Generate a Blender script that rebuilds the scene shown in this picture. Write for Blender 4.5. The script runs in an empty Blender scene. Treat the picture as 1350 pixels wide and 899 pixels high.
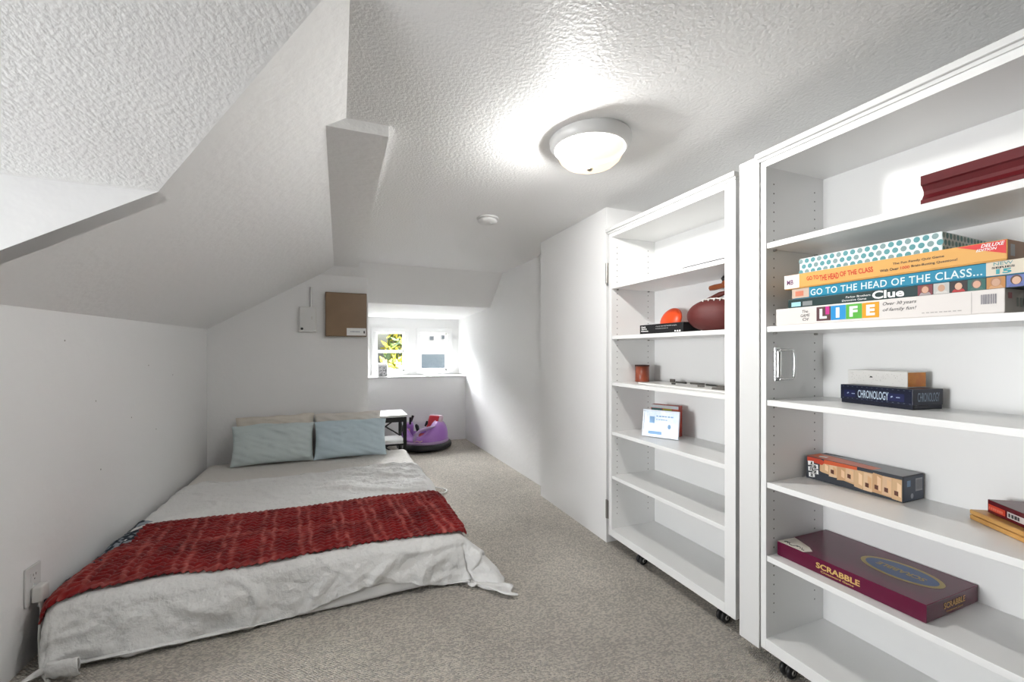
import bpy, bmesh, math, random
from mathutils import Vector, Matrix, noise
random.seed(7)
PI = math.pi
scene = bpy.context.scene
COL = scene.collection

# ------------------------------------------------------------------ camera
cam_data = bpy.data.cameras.new('camera')
cam_data.lens = 15.0; cam_data.sensor_width = 36.0; cam_data.sensor_fit = 'HORIZONTAL'
cam_data.shift_y = 0.010; cam_data.clip_start = 0.02; cam_data.clip_end = 200
cam = bpy.data.objects.new('camera', cam_data); COL.objects.link(cam)
cam.location = (0, 0, 1.078)
cam.rotation_euler = (PI/2, 0, -math.radians(22.064))
scene.camera = cam

# ------------------------------------------------------------------ world, daylight, exposure
world = bpy.data.worlds.new('world'); scene.world = world; world.use_nodes = True
wn = world.node_tree; wn.nodes.clear()
bg = wn.nodes.new('ShaderNodeBackground'); wo = wn.nodes.new('ShaderNodeOutputWorld')
sky = wn.nodes.new('ShaderNodeTexSky'); sky.sky_type = 'NISHITA'; sky.sun_disc = False
sky.sun_elevation = math.radians(42); sky.sun_rotation = math.radians(150); sky.dust_density = 2.5
wn.links.new(sky.outputs[0], bg.inputs[0]); wn.links.new(bg.outputs[0], wo.inputs[0])
bg.inputs[1].default_value = 0.10

def area(name, loc, rot, sx, sy, energy, color):
    d = bpy.data.lights.new(name, 'AREA'); d.shape = 'RECTANGLE'; d.size = sx; d.size_y = sy
    d.energy = energy; d.color = color
    o = bpy.data.objects.new(name, d); COL.objects.link(o); o.location = loc; o.rotation_euler = rot
    return o
# daylight: the dormer on the left (outside the picture) and the open sky beyond the two far windows
area('window_dormer_offscreen', (-4.3, 0.80, 0.95), (0, -PI/2, 0), 1.5, 1.9, 175, (.97, .985, 1.0))
area('sky_far_windows_offscreen', (0.75, 9.8, 4.4), (-PI/2+.65, 0, 0), 7.0, 3.6, 4300, (.97, .985, 1.0))

vs = scene.view_settings
vs.view_transform = 'Standard'; vs.look = 'None'; vs.gamma = 1.0; vs.use_curve_mapping = False
vs.exposure = 1.45

# ------------------------------------------------------------------ materials
def mat(name, color, rough=0.5, spec=0.5, metal=0.0, bump=None, vary=None, emit=None, coat=0.0, sheen=0.0, attr=None):
    m = bpy.data.materials.new(name); m.use_nodes = True
    nt = m.node_tree; b = nt.nodes['Principled BSDF']
    c = (color[0], color[1], color[2], 1)
    b.inputs['Base Color'].default_value = c
    b.inputs['Roughness'].default_value = rough
    b.inputs['Specular IOR Level'].default_value = spec
    b.inputs['Metallic'].default_value = metal
    b.inputs['Coat Weight'].default_value = coat
    b.inputs['Sheen Weight'].default_value = sheen
    tc = nt.nodes.new('ShaderNodeTexCoord')
    if attr:
        a = nt.nodes.new('ShaderNodeAttribute'); a.attribute_name = attr
        nt.links.new(a.outputs['Color'], b.inputs['Base Color'])
    if vary:   # (scale, second colour)
        n = nt.nodes.new('ShaderNodeTexNoise'); n.inputs['Scale'].default_value = vary[0]
        n.inputs['Detail'].default_value = 4
        nt.links.new(tc.outputs['Object'], n.inputs['Vector'])
        r = nt.nodes.new('ShaderNodeValToRGB')
        r.color_ramp.elements[0].position = 0.35; r.color_ramp.elements[1].position = 0.65
        r.color_ramp.elements[0].color = c; r.color_ramp.elements[1].color = (*vary[1], 1)
        nt.links.new(n.outputs['Fac'], r.inputs[0]); nt.links.new(r.outputs[0], b.inputs['Base Color'])
    if bump:   # (scale, strength, distance)
        n = nt.nodes.new('ShaderNodeTexNoise'); n.inputs['Scale'].default_value = bump[0]
        n.inputs['Detail'].default_value = 3
        nt.links.new(tc.outputs['Object'], n.inputs['Vector'])
        bp = nt.nodes.new('ShaderNodeBump'); bp.inputs['Strength'].default_value = bump[1]
        bp.inputs['Distance'].default_value = bump[2]
        nt.links.new(n.outputs['Fac'], bp.inputs['Height']); nt.links.new(bp.outputs[0], b.inputs['Normal'])
    if emit:
        b.inputs['Emission Color'].default_value = (*emit[0], 1); b.inputs['Emission Strength'].default_value = emit[1]
    return m

WALL = mat('wall_paint', (.885, .884, .88), .55, .4, bump=(14, .25, .01))
CEIL = mat('ceiling_texture_paint', (.885, .884, .878), .5, .45, bump=(95, .38, .006))
CEIL2 = mat('slope_paint', (.885, .884, .878), .5, .45, bump=(30, .35, .008))
SHELF = mat('white_laminate', (.82, .82, .81), .32, .5)
TRIMW = mat('white_trim_paint', (.72, .72, .71), .35, .5)
WINW = mat('window_vinyl', (.88, .88, .88), .4, .5)
BLACK = mat('black_plastic', (.012, .012, .013), .4, .5)
BLACKWOOD = mat('black_wood', (.012, .011, .011), .45, .4)
CHROME = mat('brushed_metal', (.72, .72, .72), .25, .5, 1.0)
HINGE = mat('hinge_metal', (.38, .37, .35), .4, .5, 1.0)
NAIL = mat('nail_grey', (.38, .37, .35), .7, .2)
HOLE_SHADE = mat('pin_hole_shade', (.12, .115, .11), .8, .2)

def carpet_mat():
    m = bpy.data.materials.new('loop_carpet'); m.use_nodes = True
    nt = m.node_tree; b = nt.nodes['Principled BSDF']; L = nt.links
    b.inputs['Roughness'].default_value = .95; b.inputs['Specular IOR Level'].default_value = .1
    tc = nt.nodes.new('ShaderNodeTexCoord'); mp = nt.nodes.new('ShaderNodeMapping')
    mp.inputs['Rotation'].default_value = (0, 0, math.radians(-28)); mp.inputs['Scale'].default_value = (1.0, 1.75, 1)
    L.new(tc.outputs['Object'], mp.inputs[0])
    v = nt.nodes.new('ShaderNodeTexVoronoi'); v.inputs['Scale'].default_value = 112; v.inputs['Randomness'].default_value = .5
    L.new(mp.outputs[0], v.inputs['Vector'])
    n = nt.nodes.new('ShaderNodeTexNoise'); n.inputs['Scale'].default_value = 9; n.inputs['Detail'].default_value = 6
    L.new(tc.outputs['Object'], n.inputs['Vector'])
    n2 = nt.nodes.new('ShaderNodeTexNoise'); n2.inputs['Scale'].default_value = 1.6; n2.inputs['Detail'].default_value = 3
    L.new(tc.outputs['Object'], n2.inputs['Vector'])
    r = nt.nodes.new('ShaderNodeValToRGB')
    r.color_ramp.elements[0].position = .18; r.color_ramp.elements[0].color = (.66, .62, .565, 1)
    r.color_ramp.elements[1].position = .75; r.color_ramp.elements[1].color = (.66, .62, .565, 1)
    L.new(v.outputs['Distance'], r.inputs[0])
    rv = nt.nodes.new('ShaderNodeValToRGB')
    rv.color_ramp.elements[0].color = (.80, .79, .78, 1); rv.color_ramp.elements[1].color = (1.15, 1.13, 1.1, 1)
    rv.color_ramp.elements[0].position = .3; rv.color_ramp.elements[1].position = .7
    L.new(v.outputs['Color'], rv.inputs[0])
    mx = nt.nodes.new('ShaderNodeMix'); mx.data_type = 'RGBA'; mx.blend_type = 'MULTIPLY'; mx.inputs[0].default_value = 1
    L.new(r.outputs[0], mx.inputs[6]); L.new(rv.outputs[0], mx.inputs[7])
    r2 = nt.nodes.new('ShaderNodeValToRGB')
    r2.color_ramp.elements[0].color = (.86, .86, .86, 1); r2.color_ramp.elements[1].color = (1.1, 1.1, 1.1, 1)
    r2.color_ramp.elements[0].position = .35; r2.color_ramp.elements[1].position = .65
    L.new(n2.outputs['Fac'], r2.inputs[0])
    mx2 = nt.nodes.new('ShaderNodeMix'); mx2.data_type = 'RGBA'; mx2.blend_type = 'MULTIPLY'; mx2.inputs[0].default_value = 1
    L.new(mx.outputs[2], mx2.inputs[6]); L.new(r2.outputs[0], mx2.inputs[7])
    L.new(mx2.outputs[2], b.inputs['Base Color'])
    bp = nt.nodes.new('ShaderNodeBump'); bp.inputs['Strength'].default_value = 1.0; bp.inputs['Distance'].default_value = .012
    bp.invert = True
    L.new(v.outputs['Distance'], bp.inputs['Height']); L.new(bp.outputs[0], b.inputs['Normal'])
    return m
CARPET = carpet_mat()

def glass_mat():
    m = bpy.data.materials.new('window_glass'); m.use_nodes = True
    nt = m.node_tree; nt.nodes.clear(); o = nt.nodes.new('ShaderNodeOutputMaterial')
    t = nt.nodes.new('ShaderNodeBsdfTransparent'); g = nt.nodes.new('ShaderNodeBsdfGlossy'); g.inputs['Roughness'].default_value = .02
    mx = nt.nodes.new('ShaderNodeMixShader'); mx.inputs[0].default_value = .06
    nt.links.new(t.outputs[0], mx.inputs[1]); nt.links.new(g.outputs[0], mx.inputs[2]); nt.links.new(mx.outputs[0], o.inputs[0])
    return m
GLASS = glass_mat()

# ------------------------------------------------------------------ mesh helpers
class MB:
    """collects boxes, prisms, tubes, lathes in world coordinates; build() links them as one mesh object"""
    def __init__(self): self.v = []; self.f = []; self.m = []; self.s = []
    def add(self, vs, fs, mi=0, smooth=False):
        o = len(self.v); self.v += [tuple(p) for p in vs]
        for f in fs: self.f.append([o+i for i in f]); self.m.append(mi); self.s.append(smooth)
        return self
    def box(self, x0, x1, y0, y1, z0, z1, mi=0, M=None):
        vs = [Vector((x, y, z)) for z in (z0, z1) for y in (y0, y1) for x in (x0, x1)]
        if M: vs = [M @ p for p in vs]
        return self.add(vs, [(0,2,3,1),(4,5,7,6),(0,1,5,4),(2,6,7,3),(0,4,6,2),(1,3,7,5)], mi)
    def quad(self, *p, mi=0): return self.add(p, [tuple(range(len(p)))], mi)
    def rbox(self, x0, x1, y0, y1, z0, z1, r, mi=0, M=None, seg=2):
        bm = bmesh.new()
        bmesh.ops.create_cube(bm, size=1)
        for v in bm.verts:
            v.co = Vector((x0+(v.co.x+.5)*(x1-x0), y0+(v.co.y+.5)*(y1-y0), z0+(v.co.z+.5)*(z1-z0)))
        bmesh.ops.bevel(bm, geom=bm.edges[:]+bm.verts[:], offset=r, segments=seg, profile=.5, affect='EDGES')
        self.frombm(bm, mi, M, smooth=False); bm.free(); return self
    def frombm(self, bm, mi=0, M=None, smooth=True):
        bm.verts.index_update()
        vs = [(M @ v.co) if M else v.co.copy() for v in bm.verts]
        return self.add(vs, [[v.index for v in f.verts] for f in bm.faces], mi, smooth)
    def prism(self, poly, h, M, mi=0, smooth=False):
        """poly in local xy, extruded 0..h in local z, placed by M"""
        n = len(poly)
        vs = [M @ Vector((p[0], p[1], 0)) for p in poly]+[M @ Vector((p[0], p[1], h)) for p in poly]
        fs = [tuple(range(n-1, -1, -1)), tuple(range(n, 2*n))]
        self.add(vs, fs, mi)
        vs2 = vs; fs2 = [(i, (i+1) % n, n+(i+1) % n, n+i) for i in range(n)]
        return self.add(vs2, fs2, mi, smooth)
    def tube(self, pts, r, n=10, mi=0, cap=True):
        pts = [Vector(p) for p in pts]; vs = []; up = None
        for i, p in enumerate(pts):
            t = (pts[min(i+1, len(pts)-1)]-pts[max(i-1, 0)]).normalized()
            if up is None: up = t.orthogonal().normalized()
            up = (up-t*up.dot(t)).normalized(); b = t.cross(up)
            rr = r[i] if isinstance(r, (list, tuple)) else r
            for k in range(n):
                a = 2*PI*k/n; vs.append(p+rr*(math.cos(a)*up+math.sin(a)*b))
        fs = []
        for i in range(len(pts)-1):
            for k in range(n): fs.append((i*n+k, i*n+(k+1) % n, (i+1)*n+(k+1) % n, (i+1)*n+k))
        self.add(vs, fs, mi, True)
        if cap:
            L = len(pts)-1
            self.add(vs[:n], [tuple(range(n-1, -1, -1))], mi); self.add(vs[L*n:], [tuple(range(n))], mi)
        return self
    def lathe(self, prof, M=None, n=32, mi=0):
        """prof list of (radius, z), spun around z"""
        vs = []; M = M or Matrix()
        for r, z in prof:
            for k in range(n):
                a = 2*PI*k/n; vs.append(M @ Vector((r*math.cos(a), r*math.sin(a), z)))
        fs = []
        for i in range(len(prof)-1):
            for k in range(n): fs.append((i*n+k, i*n+(k+1) % n, (i+1)*n+(k+1) % n, (i+1)*n+k))
        return self.add(vs, fs, mi, True)
    def grid(self, fn, nu, nv, mi=0, smooth=True, closed=False):
        vs = [fn(i/nu, j/nv) for j in range(nv+1) for i in range(nu+1)]
        fs = [(j*(nu+1)+i, j*(nu+1)+i+1, (j+1)*(nu+1)+i+1, (j+1)*(nu+1)+i) for j in range(nv) for i in range(nu)]
        return self.add(vs, fs, mi, smooth)
    def build(self, name, mats, parent=None, solid=0.0, subsurf=0, colors=None):
        if not isinstance(mats, (list, tuple)): mats = [mats]
        org = Vector((0, 0, 0))
        if parent is not None:
            p = parent
            while p is not None: org += p.location; p = p.parent
        else:
            lo = [min(v[i] for v in self.v) for i in range(3)]; hi = [max(v[i] for v in self.v) for i in range(3)]
            org = Vector(((lo[0]+hi[0])/2, (lo[1]+hi[1])/2, lo[2]))
        me = bpy.data.meshes.new(name)
        me.from_pydata([tuple(Vector(v)-org) for v in self.v], [], self.f)
        for m in mats: me.materials.append(m)
        me.polygons.foreach_set('material_index', self.m); me.polygons.foreach_set('use_smooth', self.s)
        if colors:
            ca = me.color_attributes.new('Col', 'FLOAT_COLOR', 'POINT')
            for i, c in enumerate(colors): ca.data[i].color = (c[0], c[1], c[2], 1)
        me.validate(); me.update()
        o = bpy.data.objects.new(name, me); COL.objects.link(o)
        if parent is not None: o.parent = parent
        else: o.location = org
        if solid:
            s = o.modifiers.new('thickness', 'SOLIDIFY'); s.thickness = solid; s.offset = -1
        if subsurf:
            s = o.modifiers.new('smooth', 'SUBSURF'); s.levels = subsurf; s.render_levels = subsurf
        return o

def tag(o, label, cat, group=None, kind=None):
    o['label'] = label; o['category'] = cat
    if group: o['group'] = group
    if kind: o['kind'] = kind
    return o
def thing(name, label, cat, loc, group=None):
    o = bpy.data.objects.new(name, None); COL.objects.link(o); o.location = loc; o.empty_display_size = .05
    return tag(o, label, cat, group)
def B(name, m, parent, *dims, r=0.0, M=None):
    mb = MB()
    if r: mb.rbox(*dims, r, M=M)
    else: mb.box(*dims, M=M)
    return mb.build(name, m, parent)

# text on a face: origin, x axis, y axis, fitted into (w, h)
def lettering(txt, m, parent, origin, ax, ay, w=None, h=None, name='lettering', bold=0.0, shear=0.0, spacing=1.0, off=.0006):
    cu = bpy.data.curves.new('t', 'FONT'); cu.body = txt; cu.size = 1.0; cu.offset = bold; cu.shear = shear
    cu.space_character = spacing; cu.resolution_u = 3; cu.align_x = 'LEFT'
    ob = bpy.data.objects.new('t', cu); COL.objects.link(ob)
    bpy.context.view_layer.update()
    me0 = bpy.data.meshes.new_from_object(ob.evaluated_get(bpy.context.evaluated_depsgraph_get()))
    bpy.data.objects.remove(ob); bpy.data.curves.remove(cu)
    xs = [v.co.x for v in me0.vertices]; ys = [v.co.y for v in me0.vertices]
    x0, x1, y0, y1 = min(xs), max(xs), min(ys), max(ys)
    sx = w/(x1-x0) if w else None; sy = h/(y1-y0) if h else None
    sx = sx or sy; sy = sy or sx
    ax = Vector(ax).normalized(); ay = Vector(ay).normalized(); az = ax.cross(ay); origin = Vector(origin)
    mb = MB()
    mb.add([origin+ax*((v.co.x-x0)*sx)+ay*((v.co.y-y0)*sy)+az*off for v in me0.vertices], [list(p.vertices) for p in me0.polygons])
    bpy.data.meshes.remove(me0)
    return mb.build(name, m, parent)
def decal(name, m, parent, origin, ax, ay, poly, off=.0004):
    ax = Vector(ax).normalized(); ay = Vector(ay).normalized(); az = ax.cross(ay); origin = Vector(origin)
    return MB().add([origin+ax*p[0]+ay*p[1]+az*off for p in poly], [tuple(range(len(poly)))]).build(name, m, parent)
def strokes(m, parent, origin, ax, ay, w, h, n=5, name='small_print', off=.0006):
    ax = Vector(ax).normalized(); ay = Vector(ay).normalized(); az = ax.cross(ay); origin = Vector(origin); mb = MB(); x = 0
    for k in range(n):
        ww = w/n*(.62+.22*((k*7) % 3)/2)
        mb.add([origin+ax*(x+a*ww)+ay*(b*h)+az*off for a, b in ((0, 0), (1, 0), (1, 1), (0, 1))], [(0, 1, 2, 3)]); x += w/n
    o = mb.build(name, m, parent); o['kind'] = 'stuff'; return o
def rect(w, h, x=0, y=0): return [(x, y), (x+w, y), (x+w, y+h), (x, y+h)]
def ell(rx, ry, x=0, y=0, n=28): return [(x+rx*math.cos(2*PI*k/n), y+ry*math.sin(2*PI*k/n)) for k in range(n)]
FX = (0, -1, 0); UP = (0, 0, 1); EX = (1, 0, 0)      # fronts face -X (text runs to -Y); near ends face -Y (text runs to +X)

def lerp(a, b, t): return a+(b-a)*t
def sm(a, b, x):
    t = min(1, max(0, (x-a)/(b-a))); return t*t*(3-2*t)

# ------------------------------------------------------------------ room shell
def struct(o, label, cat): return tag(o, label, cat, kind='structure')
T = .12
fl = MB().box(-2.7, 2.0, -3.9, 5.7, -.08, 0).build('floor', CARPET)
struct(fl, 'beige grey loop pile carpet over the whole floor', 'carpet')

SL = .601                                   # roof pitch over the bed
def kx(y): return -1.005+(y-1.52)*(.045/2.48)    # knee wall line
def sz(x): return 1.250+SL*(x+.960)         # sloped ceiling height
def hipz(y): return 1.839-.864*(y-3.878)
def cz(x, y): return 1.84+.05*sm(.25, 1.25, x)*(1-sm(2.88, 3.2, y))

# knee wall (bed side) and its near continuation
w = MB()
for (y0, y1) in ((1.535, 4.0), (-3.8, .265)):
    a, b = kx(y0), kx(y1)
    if y1 < 1: a = b = -1.005
    w.add([(a, y0, 0), (b, y1, 0), (b, y1, sz(b)), (a, y0, sz(a)), (a-T, y0, 0), (b-T, y1, 0), (b-T, y1, sz(b)), (a-T, y0, sz(a))],
          [(0,3,2,1), (4,5,6,7), (0,4,7,3), (1,2,6,5), (3,7,6,2)])
wl = w.build('wall_left', WALL); struct(wl, 'low white knee wall along the bed under the sloped ceiling', 'wall')
for (y, z) in ((2.42, .86), (2.75, .74), (3.05, .63), (2.46, .55), (2.2, 1.12), (3.3, .93), (2.95, 1.0)):
    Mx = Matrix.Translation((kx(y), y, z)) @ Matrix.Rotation(PI/2, 4, 'Y')
    MB().lathe([(0, .001), (.0028, .001), (.0035, 0)], Mx, 10).build('nail_hole', NAIL, wl)

# far wall behind the pillows, alcove side
XA = .238
w = MB()
def yprism(mb, poly, y0, y1):               # polygon in (x,z), thick in y
    mb.prism([(p[0], p[1]) for p in poly], y1-y0, Matrix(((1,0,0,0),(0,0,1,y0),(0,1,0,0),(0,0,0,1))))
xr = -.960+(hipz(4.0)-1.250)/SL
yprism(w, [(-1.1, 0), (XA, 0), (XA, hipz(4.0)), (xr, hipz(4.0)), (-.96, sz(-.96)), (-1.1, sz(-1.1))], 4.0, 4.1)
w.box(XA-.1, XA, 4.1, 5.5, 0, 1.64)
wf = w.build('wall_far', WALL); struct(wf, 'white end wall behind the pillows with an outside corner', 'wall')

# lower window wall with ledge, upper window wall with two openings
w = MB().box(XA, 1.62, 5.09, 5.2, 0, .765)
ww = w.build('wall_window', WALL); struct(ww, 'white wall under the pair of small windows', 'wall')
MB().rbox(XA, 1.62, 5.07, 5.40, .765, .783, .004).build('trim_1', TRIMW)
struct(bpy.data.objects['trim_1'], 'white window ledge below the two small windows', 'ledge')
W1 = (.385, .785, .795, 1.345); W2 = (.915, 1.325, .795, 1.345)
w = MB()
for (a, b, c, d) in ((XA, W1[0], .7, 1.7), (W1[1], W2[0], .7, 1.7), (W2[1], 1.62, .7, 1.7), (W1[0], W1[1], .7, .795), (W1[0], W1[1], 1.345, 1.7), (W2[0], W2[1], .7, .795), (W2[0], W2[1], 1.345, 1.7)):
    w.box(a, b, 5.40, 5.50, c, d)
wu = w.build('wall_window_upper', WALL); struct(wu, 'white wall around the pair of small windows', 'wall')

def window(name, label, x0, x1, z0, z1, y, nrm=1, mid=None, axis='y'):
    """double hung window, face towards -axis side; frame slightly proud of the wall"""
    t = bpy.data.objects.new(name, None); COL.objects.link(t)
    def P(x, yy, z): return (x, yy, z) if axis == 'y' else (yy, x, z)
    t.location = P((x0+x1)/2, y, z0); struct(t, label, 'window')
    def bar(nm, m, a, b, c, d, ya, yb):
        v = P(a, ya, c); u = P(b, yb, d)
        return MB().rbox(min(v[0], u[0]), max(v[0], u[0]), min(v[1], u[1]), max(v[1], u[1]), c, d, .004).build(nm, m, t)
    y0, y1 = (y-.02*nrm, y+.08*nrm)
    fr = MB()
    def fb(a, b, c, d, ya, yb):
        v = P(a, ya, c); u = P(b, yb, d)
        fr.rbox(min(v[0], u[0]), max(v[0], u[0]), min(v[1], u[1]), max(v[1], u[1]), c, d, .003)
    g = .03
    fb(x0-.02, x1+.02, z1-g, z1+.02, y0, y1); fb(x0-.02, x1+.02, z0-.008, z0+g, y0, y1)
    fb(x0-.02, x0+g, z0+g, z1-g, y0, y1); fb(x1-g, x1+.02, z0+g, z1-g, y0, y1)
    fr.build('window_frame', WINW, t)
    mid = mid or (z0+z1)/2
    for (a, b, c, d) in ((z0+g, mid+.012, y+.035*nrm, y+.055*nrm), (mid-.012, z1-g, y+.057*nrm, y+.075*nrm)):
        fr = MB(); s = .022
        fb(x0+g, x1-g, a, a+s+.012, c, d); fb(x0+g, x1-g, b-s, b, c, d)
        fb(x0+g, x0+g+s, a, b, c, d); fb(x1-g-s, x1-g, a, b, c, d)
        sash = fr.build('sash', WINW, t)
        v = P(x0+g+s/2, (c+d)/2-.002, a+.01); u = P(x1-g-s/2, (c+d)/2+.002, b-.01)
        MB().box(min(v[0], u[0]), max(v[0], u[0]), min(v[1], u[1]), max(v[1], u[1]), a+.01, b-.01).build('pane', GLASS, sash)
    return t
window('window_1', 'small white double hung window looking onto yellow green shrubs', W1[0], W1[1], W1[2], W1[3], 5.40, mid=1.07)
window('window_2', 'small white double hung window looking onto a white house', W2[0], W2[1], W2[2], W2[3], 5.40, mid=1.06)

# right wall: alcove stretch, boxed-in closet, wall behind the bookcases
w = MB()
def wx(y): return 1.5+(y-2.88)*(-.054/2.21)
w.add([(wx(2.75), 2.75, 0), (wx(5.5), 5.5, 0), (wx(5.5), 5.5, 1.95), (wx(2.75), 2.75, 1.95), (1.75, 2.75, 0), (1.75, 5.5, 0), (1.75, 5.5, 1.95), (1.75, 2.75, 1.95)],
      [(0,1,2,3), (4,7,6,5), (0,3,7,4), (1,5,6,2), (3,2,6,7), (0,4,5,1)])
wr = w.build('wall_right', WALL); struct(wr, 'long white wall running from closet to window corner', 'wall')
w = MB().box(1.397, 1.76, 2.03, 2.75, 0, 1.95).box(1.397, 1.47, 2.75, 2.875, 0, 1.95)
wc = w.build('wall_closet', WALL); struct(wc, 'flat white closet front beside the hinged bookcase', 'wall')
w = MB().box(1.76, 1.88, -3.8, 2.03, 0, 1.95)
wb = w.build('wall_behind_bookcases', WALL); struct(wb, 'white wall behind the two bookcases', 'wall')

# near wall (behind the camera), dormer cheeks and gable wall with a window
w = MB().box(-2.0, 1.88, -3.92, -3.8, 0, 1.95)
wn_ = w.build('wall_near', WALL); struct(wn_, 'plain white wall behind the viewpoint', 'wall')
DE = 1.537; DR = 1.838; DY0, DY1, DYM = .28, 1.52, .90
w = MB()
ck = [(-2.5, 0), (-1.005, 0), (-1.005, sz(-1.005)), (-.960+(DE-1.25)/SL, DE), (-2.5, DE)]
yprism(w, ck, 1.52, 1.60)
for i in range(1): pass
wdc = w.build('wall_dormer_far', WALL); struct(wdc, 'white dormer cheek above the knee wall', 'wall')
w = MB(); yprism(w, ck, .20, .28)
wdn = w.build('wall_dormer_near', WALL); struct(wdn, 'white dormer cheek on the near side', 'wall')
w = MB(); DZ0, DZ1, DA, DB = .50, 1.45, .42, 1.38
for (a, b, c, d) in ((.2, DA, 0, 1.95), (DB, 1.6, 0, 1.95), (DA, DB, 0, DZ0), (DA, DB, DZ1, 1.95)): w.box(-2.6, -2.5, a, b, c, d)
wdg = w.build('wall_dormer_gable', WALL); struct(wdg, 'white dormer end wall with a window', 'wall')
window('window_3', 'white double hung dormer window', DA, DB, DZ0, DZ1, -2.5, nrm=-1, axis='x')

# ceiling: flat field, slopes, hip, soffit, beam, dormer planes
cm = MB()
NX, NY = 36, 84
XC = -.960+(1.84-1.25)/SL
def cfn(u, v):
    x = lerp(XC, 1.80, u); y = lerp(-3.85, 3.878, v); return (x, y, cz(x, y))
cm.grid(cfn, NX, NY)
ceil = cm.build('ceiling', CEIL); struct(ceil, 'off-white textured plaster ceiling with slopes and a boxed beam', 'ceiling')
# slope over the bed, far part and near part with the dormer notch
pS = lambda x, y: (x, y, sz(x))
MB().quad(pS(-1.03, 1.52), pS(-.960+(DE-1.25)/SL, 1.52), pS(XC, DYM), pS(XC, 3.878), pS(xr, 4.0), pS(-1.03, 4.0)).build('slope_panel', CEIL2, ceil)
MB().quad(pS(-1.03, -3.85), pS(XC, -3.85), pS(XC, DYM), pS(-.960+(DE-1.25)/SL, DY0), pS(-1.03, DY0)).build('slope_panel', CEIL2, ceil)
MB().quad((xr, 4.0, hipz(4.0)), (XC, 3.872, 1.8455), (1.75, 3.872, 1.8455), (1.75, 4.232, 1.533), (XA, 4.232, 1.533), (XA, 4.0, hipz(4.0))).build('hip_panel', CEIL2, ceil)
MB().quad((XA-.05, 4.232, 1.533), (1.75, 4.232, 1.533), (1.75, 5.45, 1.488), (XA-.05, 5.45, 1.488)).build('soffit', WALL, ceil)
xv = -.960+(DE-1.25)/SL
MB().quad((-2.55, DY1, DE), (xv, DY1, DE), (XC, DYM, DR), (-2.55, DYM, DR)).build('dormer_panel', CEIL, ceil)
MB().quad((-2.55, DY0, DE), (-2.55, DYM, DR), (XC, DYM, DR), (xv, DY0, DE)).build('dormer_panel', CEIL, ceil)
bmz = 1.803
MB().box(-2.7, 1.95, -3.95, 5.50, 2.02, 2.08).build('light_leak_cover', mat('leak_cover_brown', (.3, .25, .2), .9), ceil)  # unseen slab added overhead to keep outside light from leaking through seams
bb = MB(); poly = [(-.045, bmz), (.155, bmz), (.155, 1.86), (-.03, 1.86), (-.05, bmz+.01)]
yprism(bb, [(-.046, bmz), (.156, bmz), (.156, 1.85), (.03, 1.85)], 1.495, 3.93)
bmo = bb.build('boxed_beam', CEIL2, ceil)

# ------------------------------------------------------------------ ceiling fittings
def glow_glass():
    m = bpy.data.materials.new('alabaster_glass'); m.use_nodes = True
    nt = m.node_tree; b = nt.nodes['Principled BSDF']; L = nt.links
    tc = nt.nodes.new('ShaderNodeTexCoord'); n = nt.nodes.new('ShaderNodeTexNoise'); n.inputs['Scale'].default_value = 14; n.inputs['Detail'].default_value = 4
    L.new(tc.outputs['Object'], n.inputs['Vector'])
    r = nt.nodes.new('ShaderNodeValToRGB'); r.color_ramp.elements[0].color = (.009, .006, .0035, 1); r.color_ramp.elements[1].color = (.012, .009, .006, 1)
    L.new(n.outputs['Fac'], r.inputs[0]); L.new(r.outputs[0], b.inputs['Base Color'])
    b.inputs['Roughness'].default_value = .3; b.inputs['Specular IOR Level'].default_value = 0
    t = nt.nodes.new('ShaderNodeBsdfTranslucent'); L.new(r.outputs[0], t.inputs[0])
    mx = nt.nodes.new('ShaderNodeMixShader'); mx.inputs[0].default_value = .6
    L.new(b.outputs[0], mx.inputs[1]); L.new(t.outputs[0], mx.inputs[2])
    r3 = nt.nodes.new('ShaderNodeValToRGB'); r3.color_ramp.elements[0].color = (.95, .62, .36, 1); r3.color_ramp.elements[1].color = (1, .80, .56, 1)
    L.new(n.outputs['Fac'], r3.inputs[0]); L.new(r3.outputs[0], b.inputs['Emission Color']); b.inputs['Emission Strength'].default_value = 1.9
    tr = nt.nodes.new('ShaderNodeBsdfTransparent'); mx2 = nt.nodes.new('ShaderNodeMixShader'); mx2.inputs[0].default_value = .55
    L.new(mx.outputs[0], mx2.inputs[1]); L.new(tr.outputs[0], mx2.inputs[2])
    L.new(mx2.outputs[0], nt.nodes['Material Output'].inputs[0])
    return m
PAN = mat('glare_cut_dark', (.03, .022, .015), .7, .2)
GLOW = glow_glass(); NICKEL = mat('nickel', (.55, .5, .42), .35, .5, 1.0)
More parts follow.
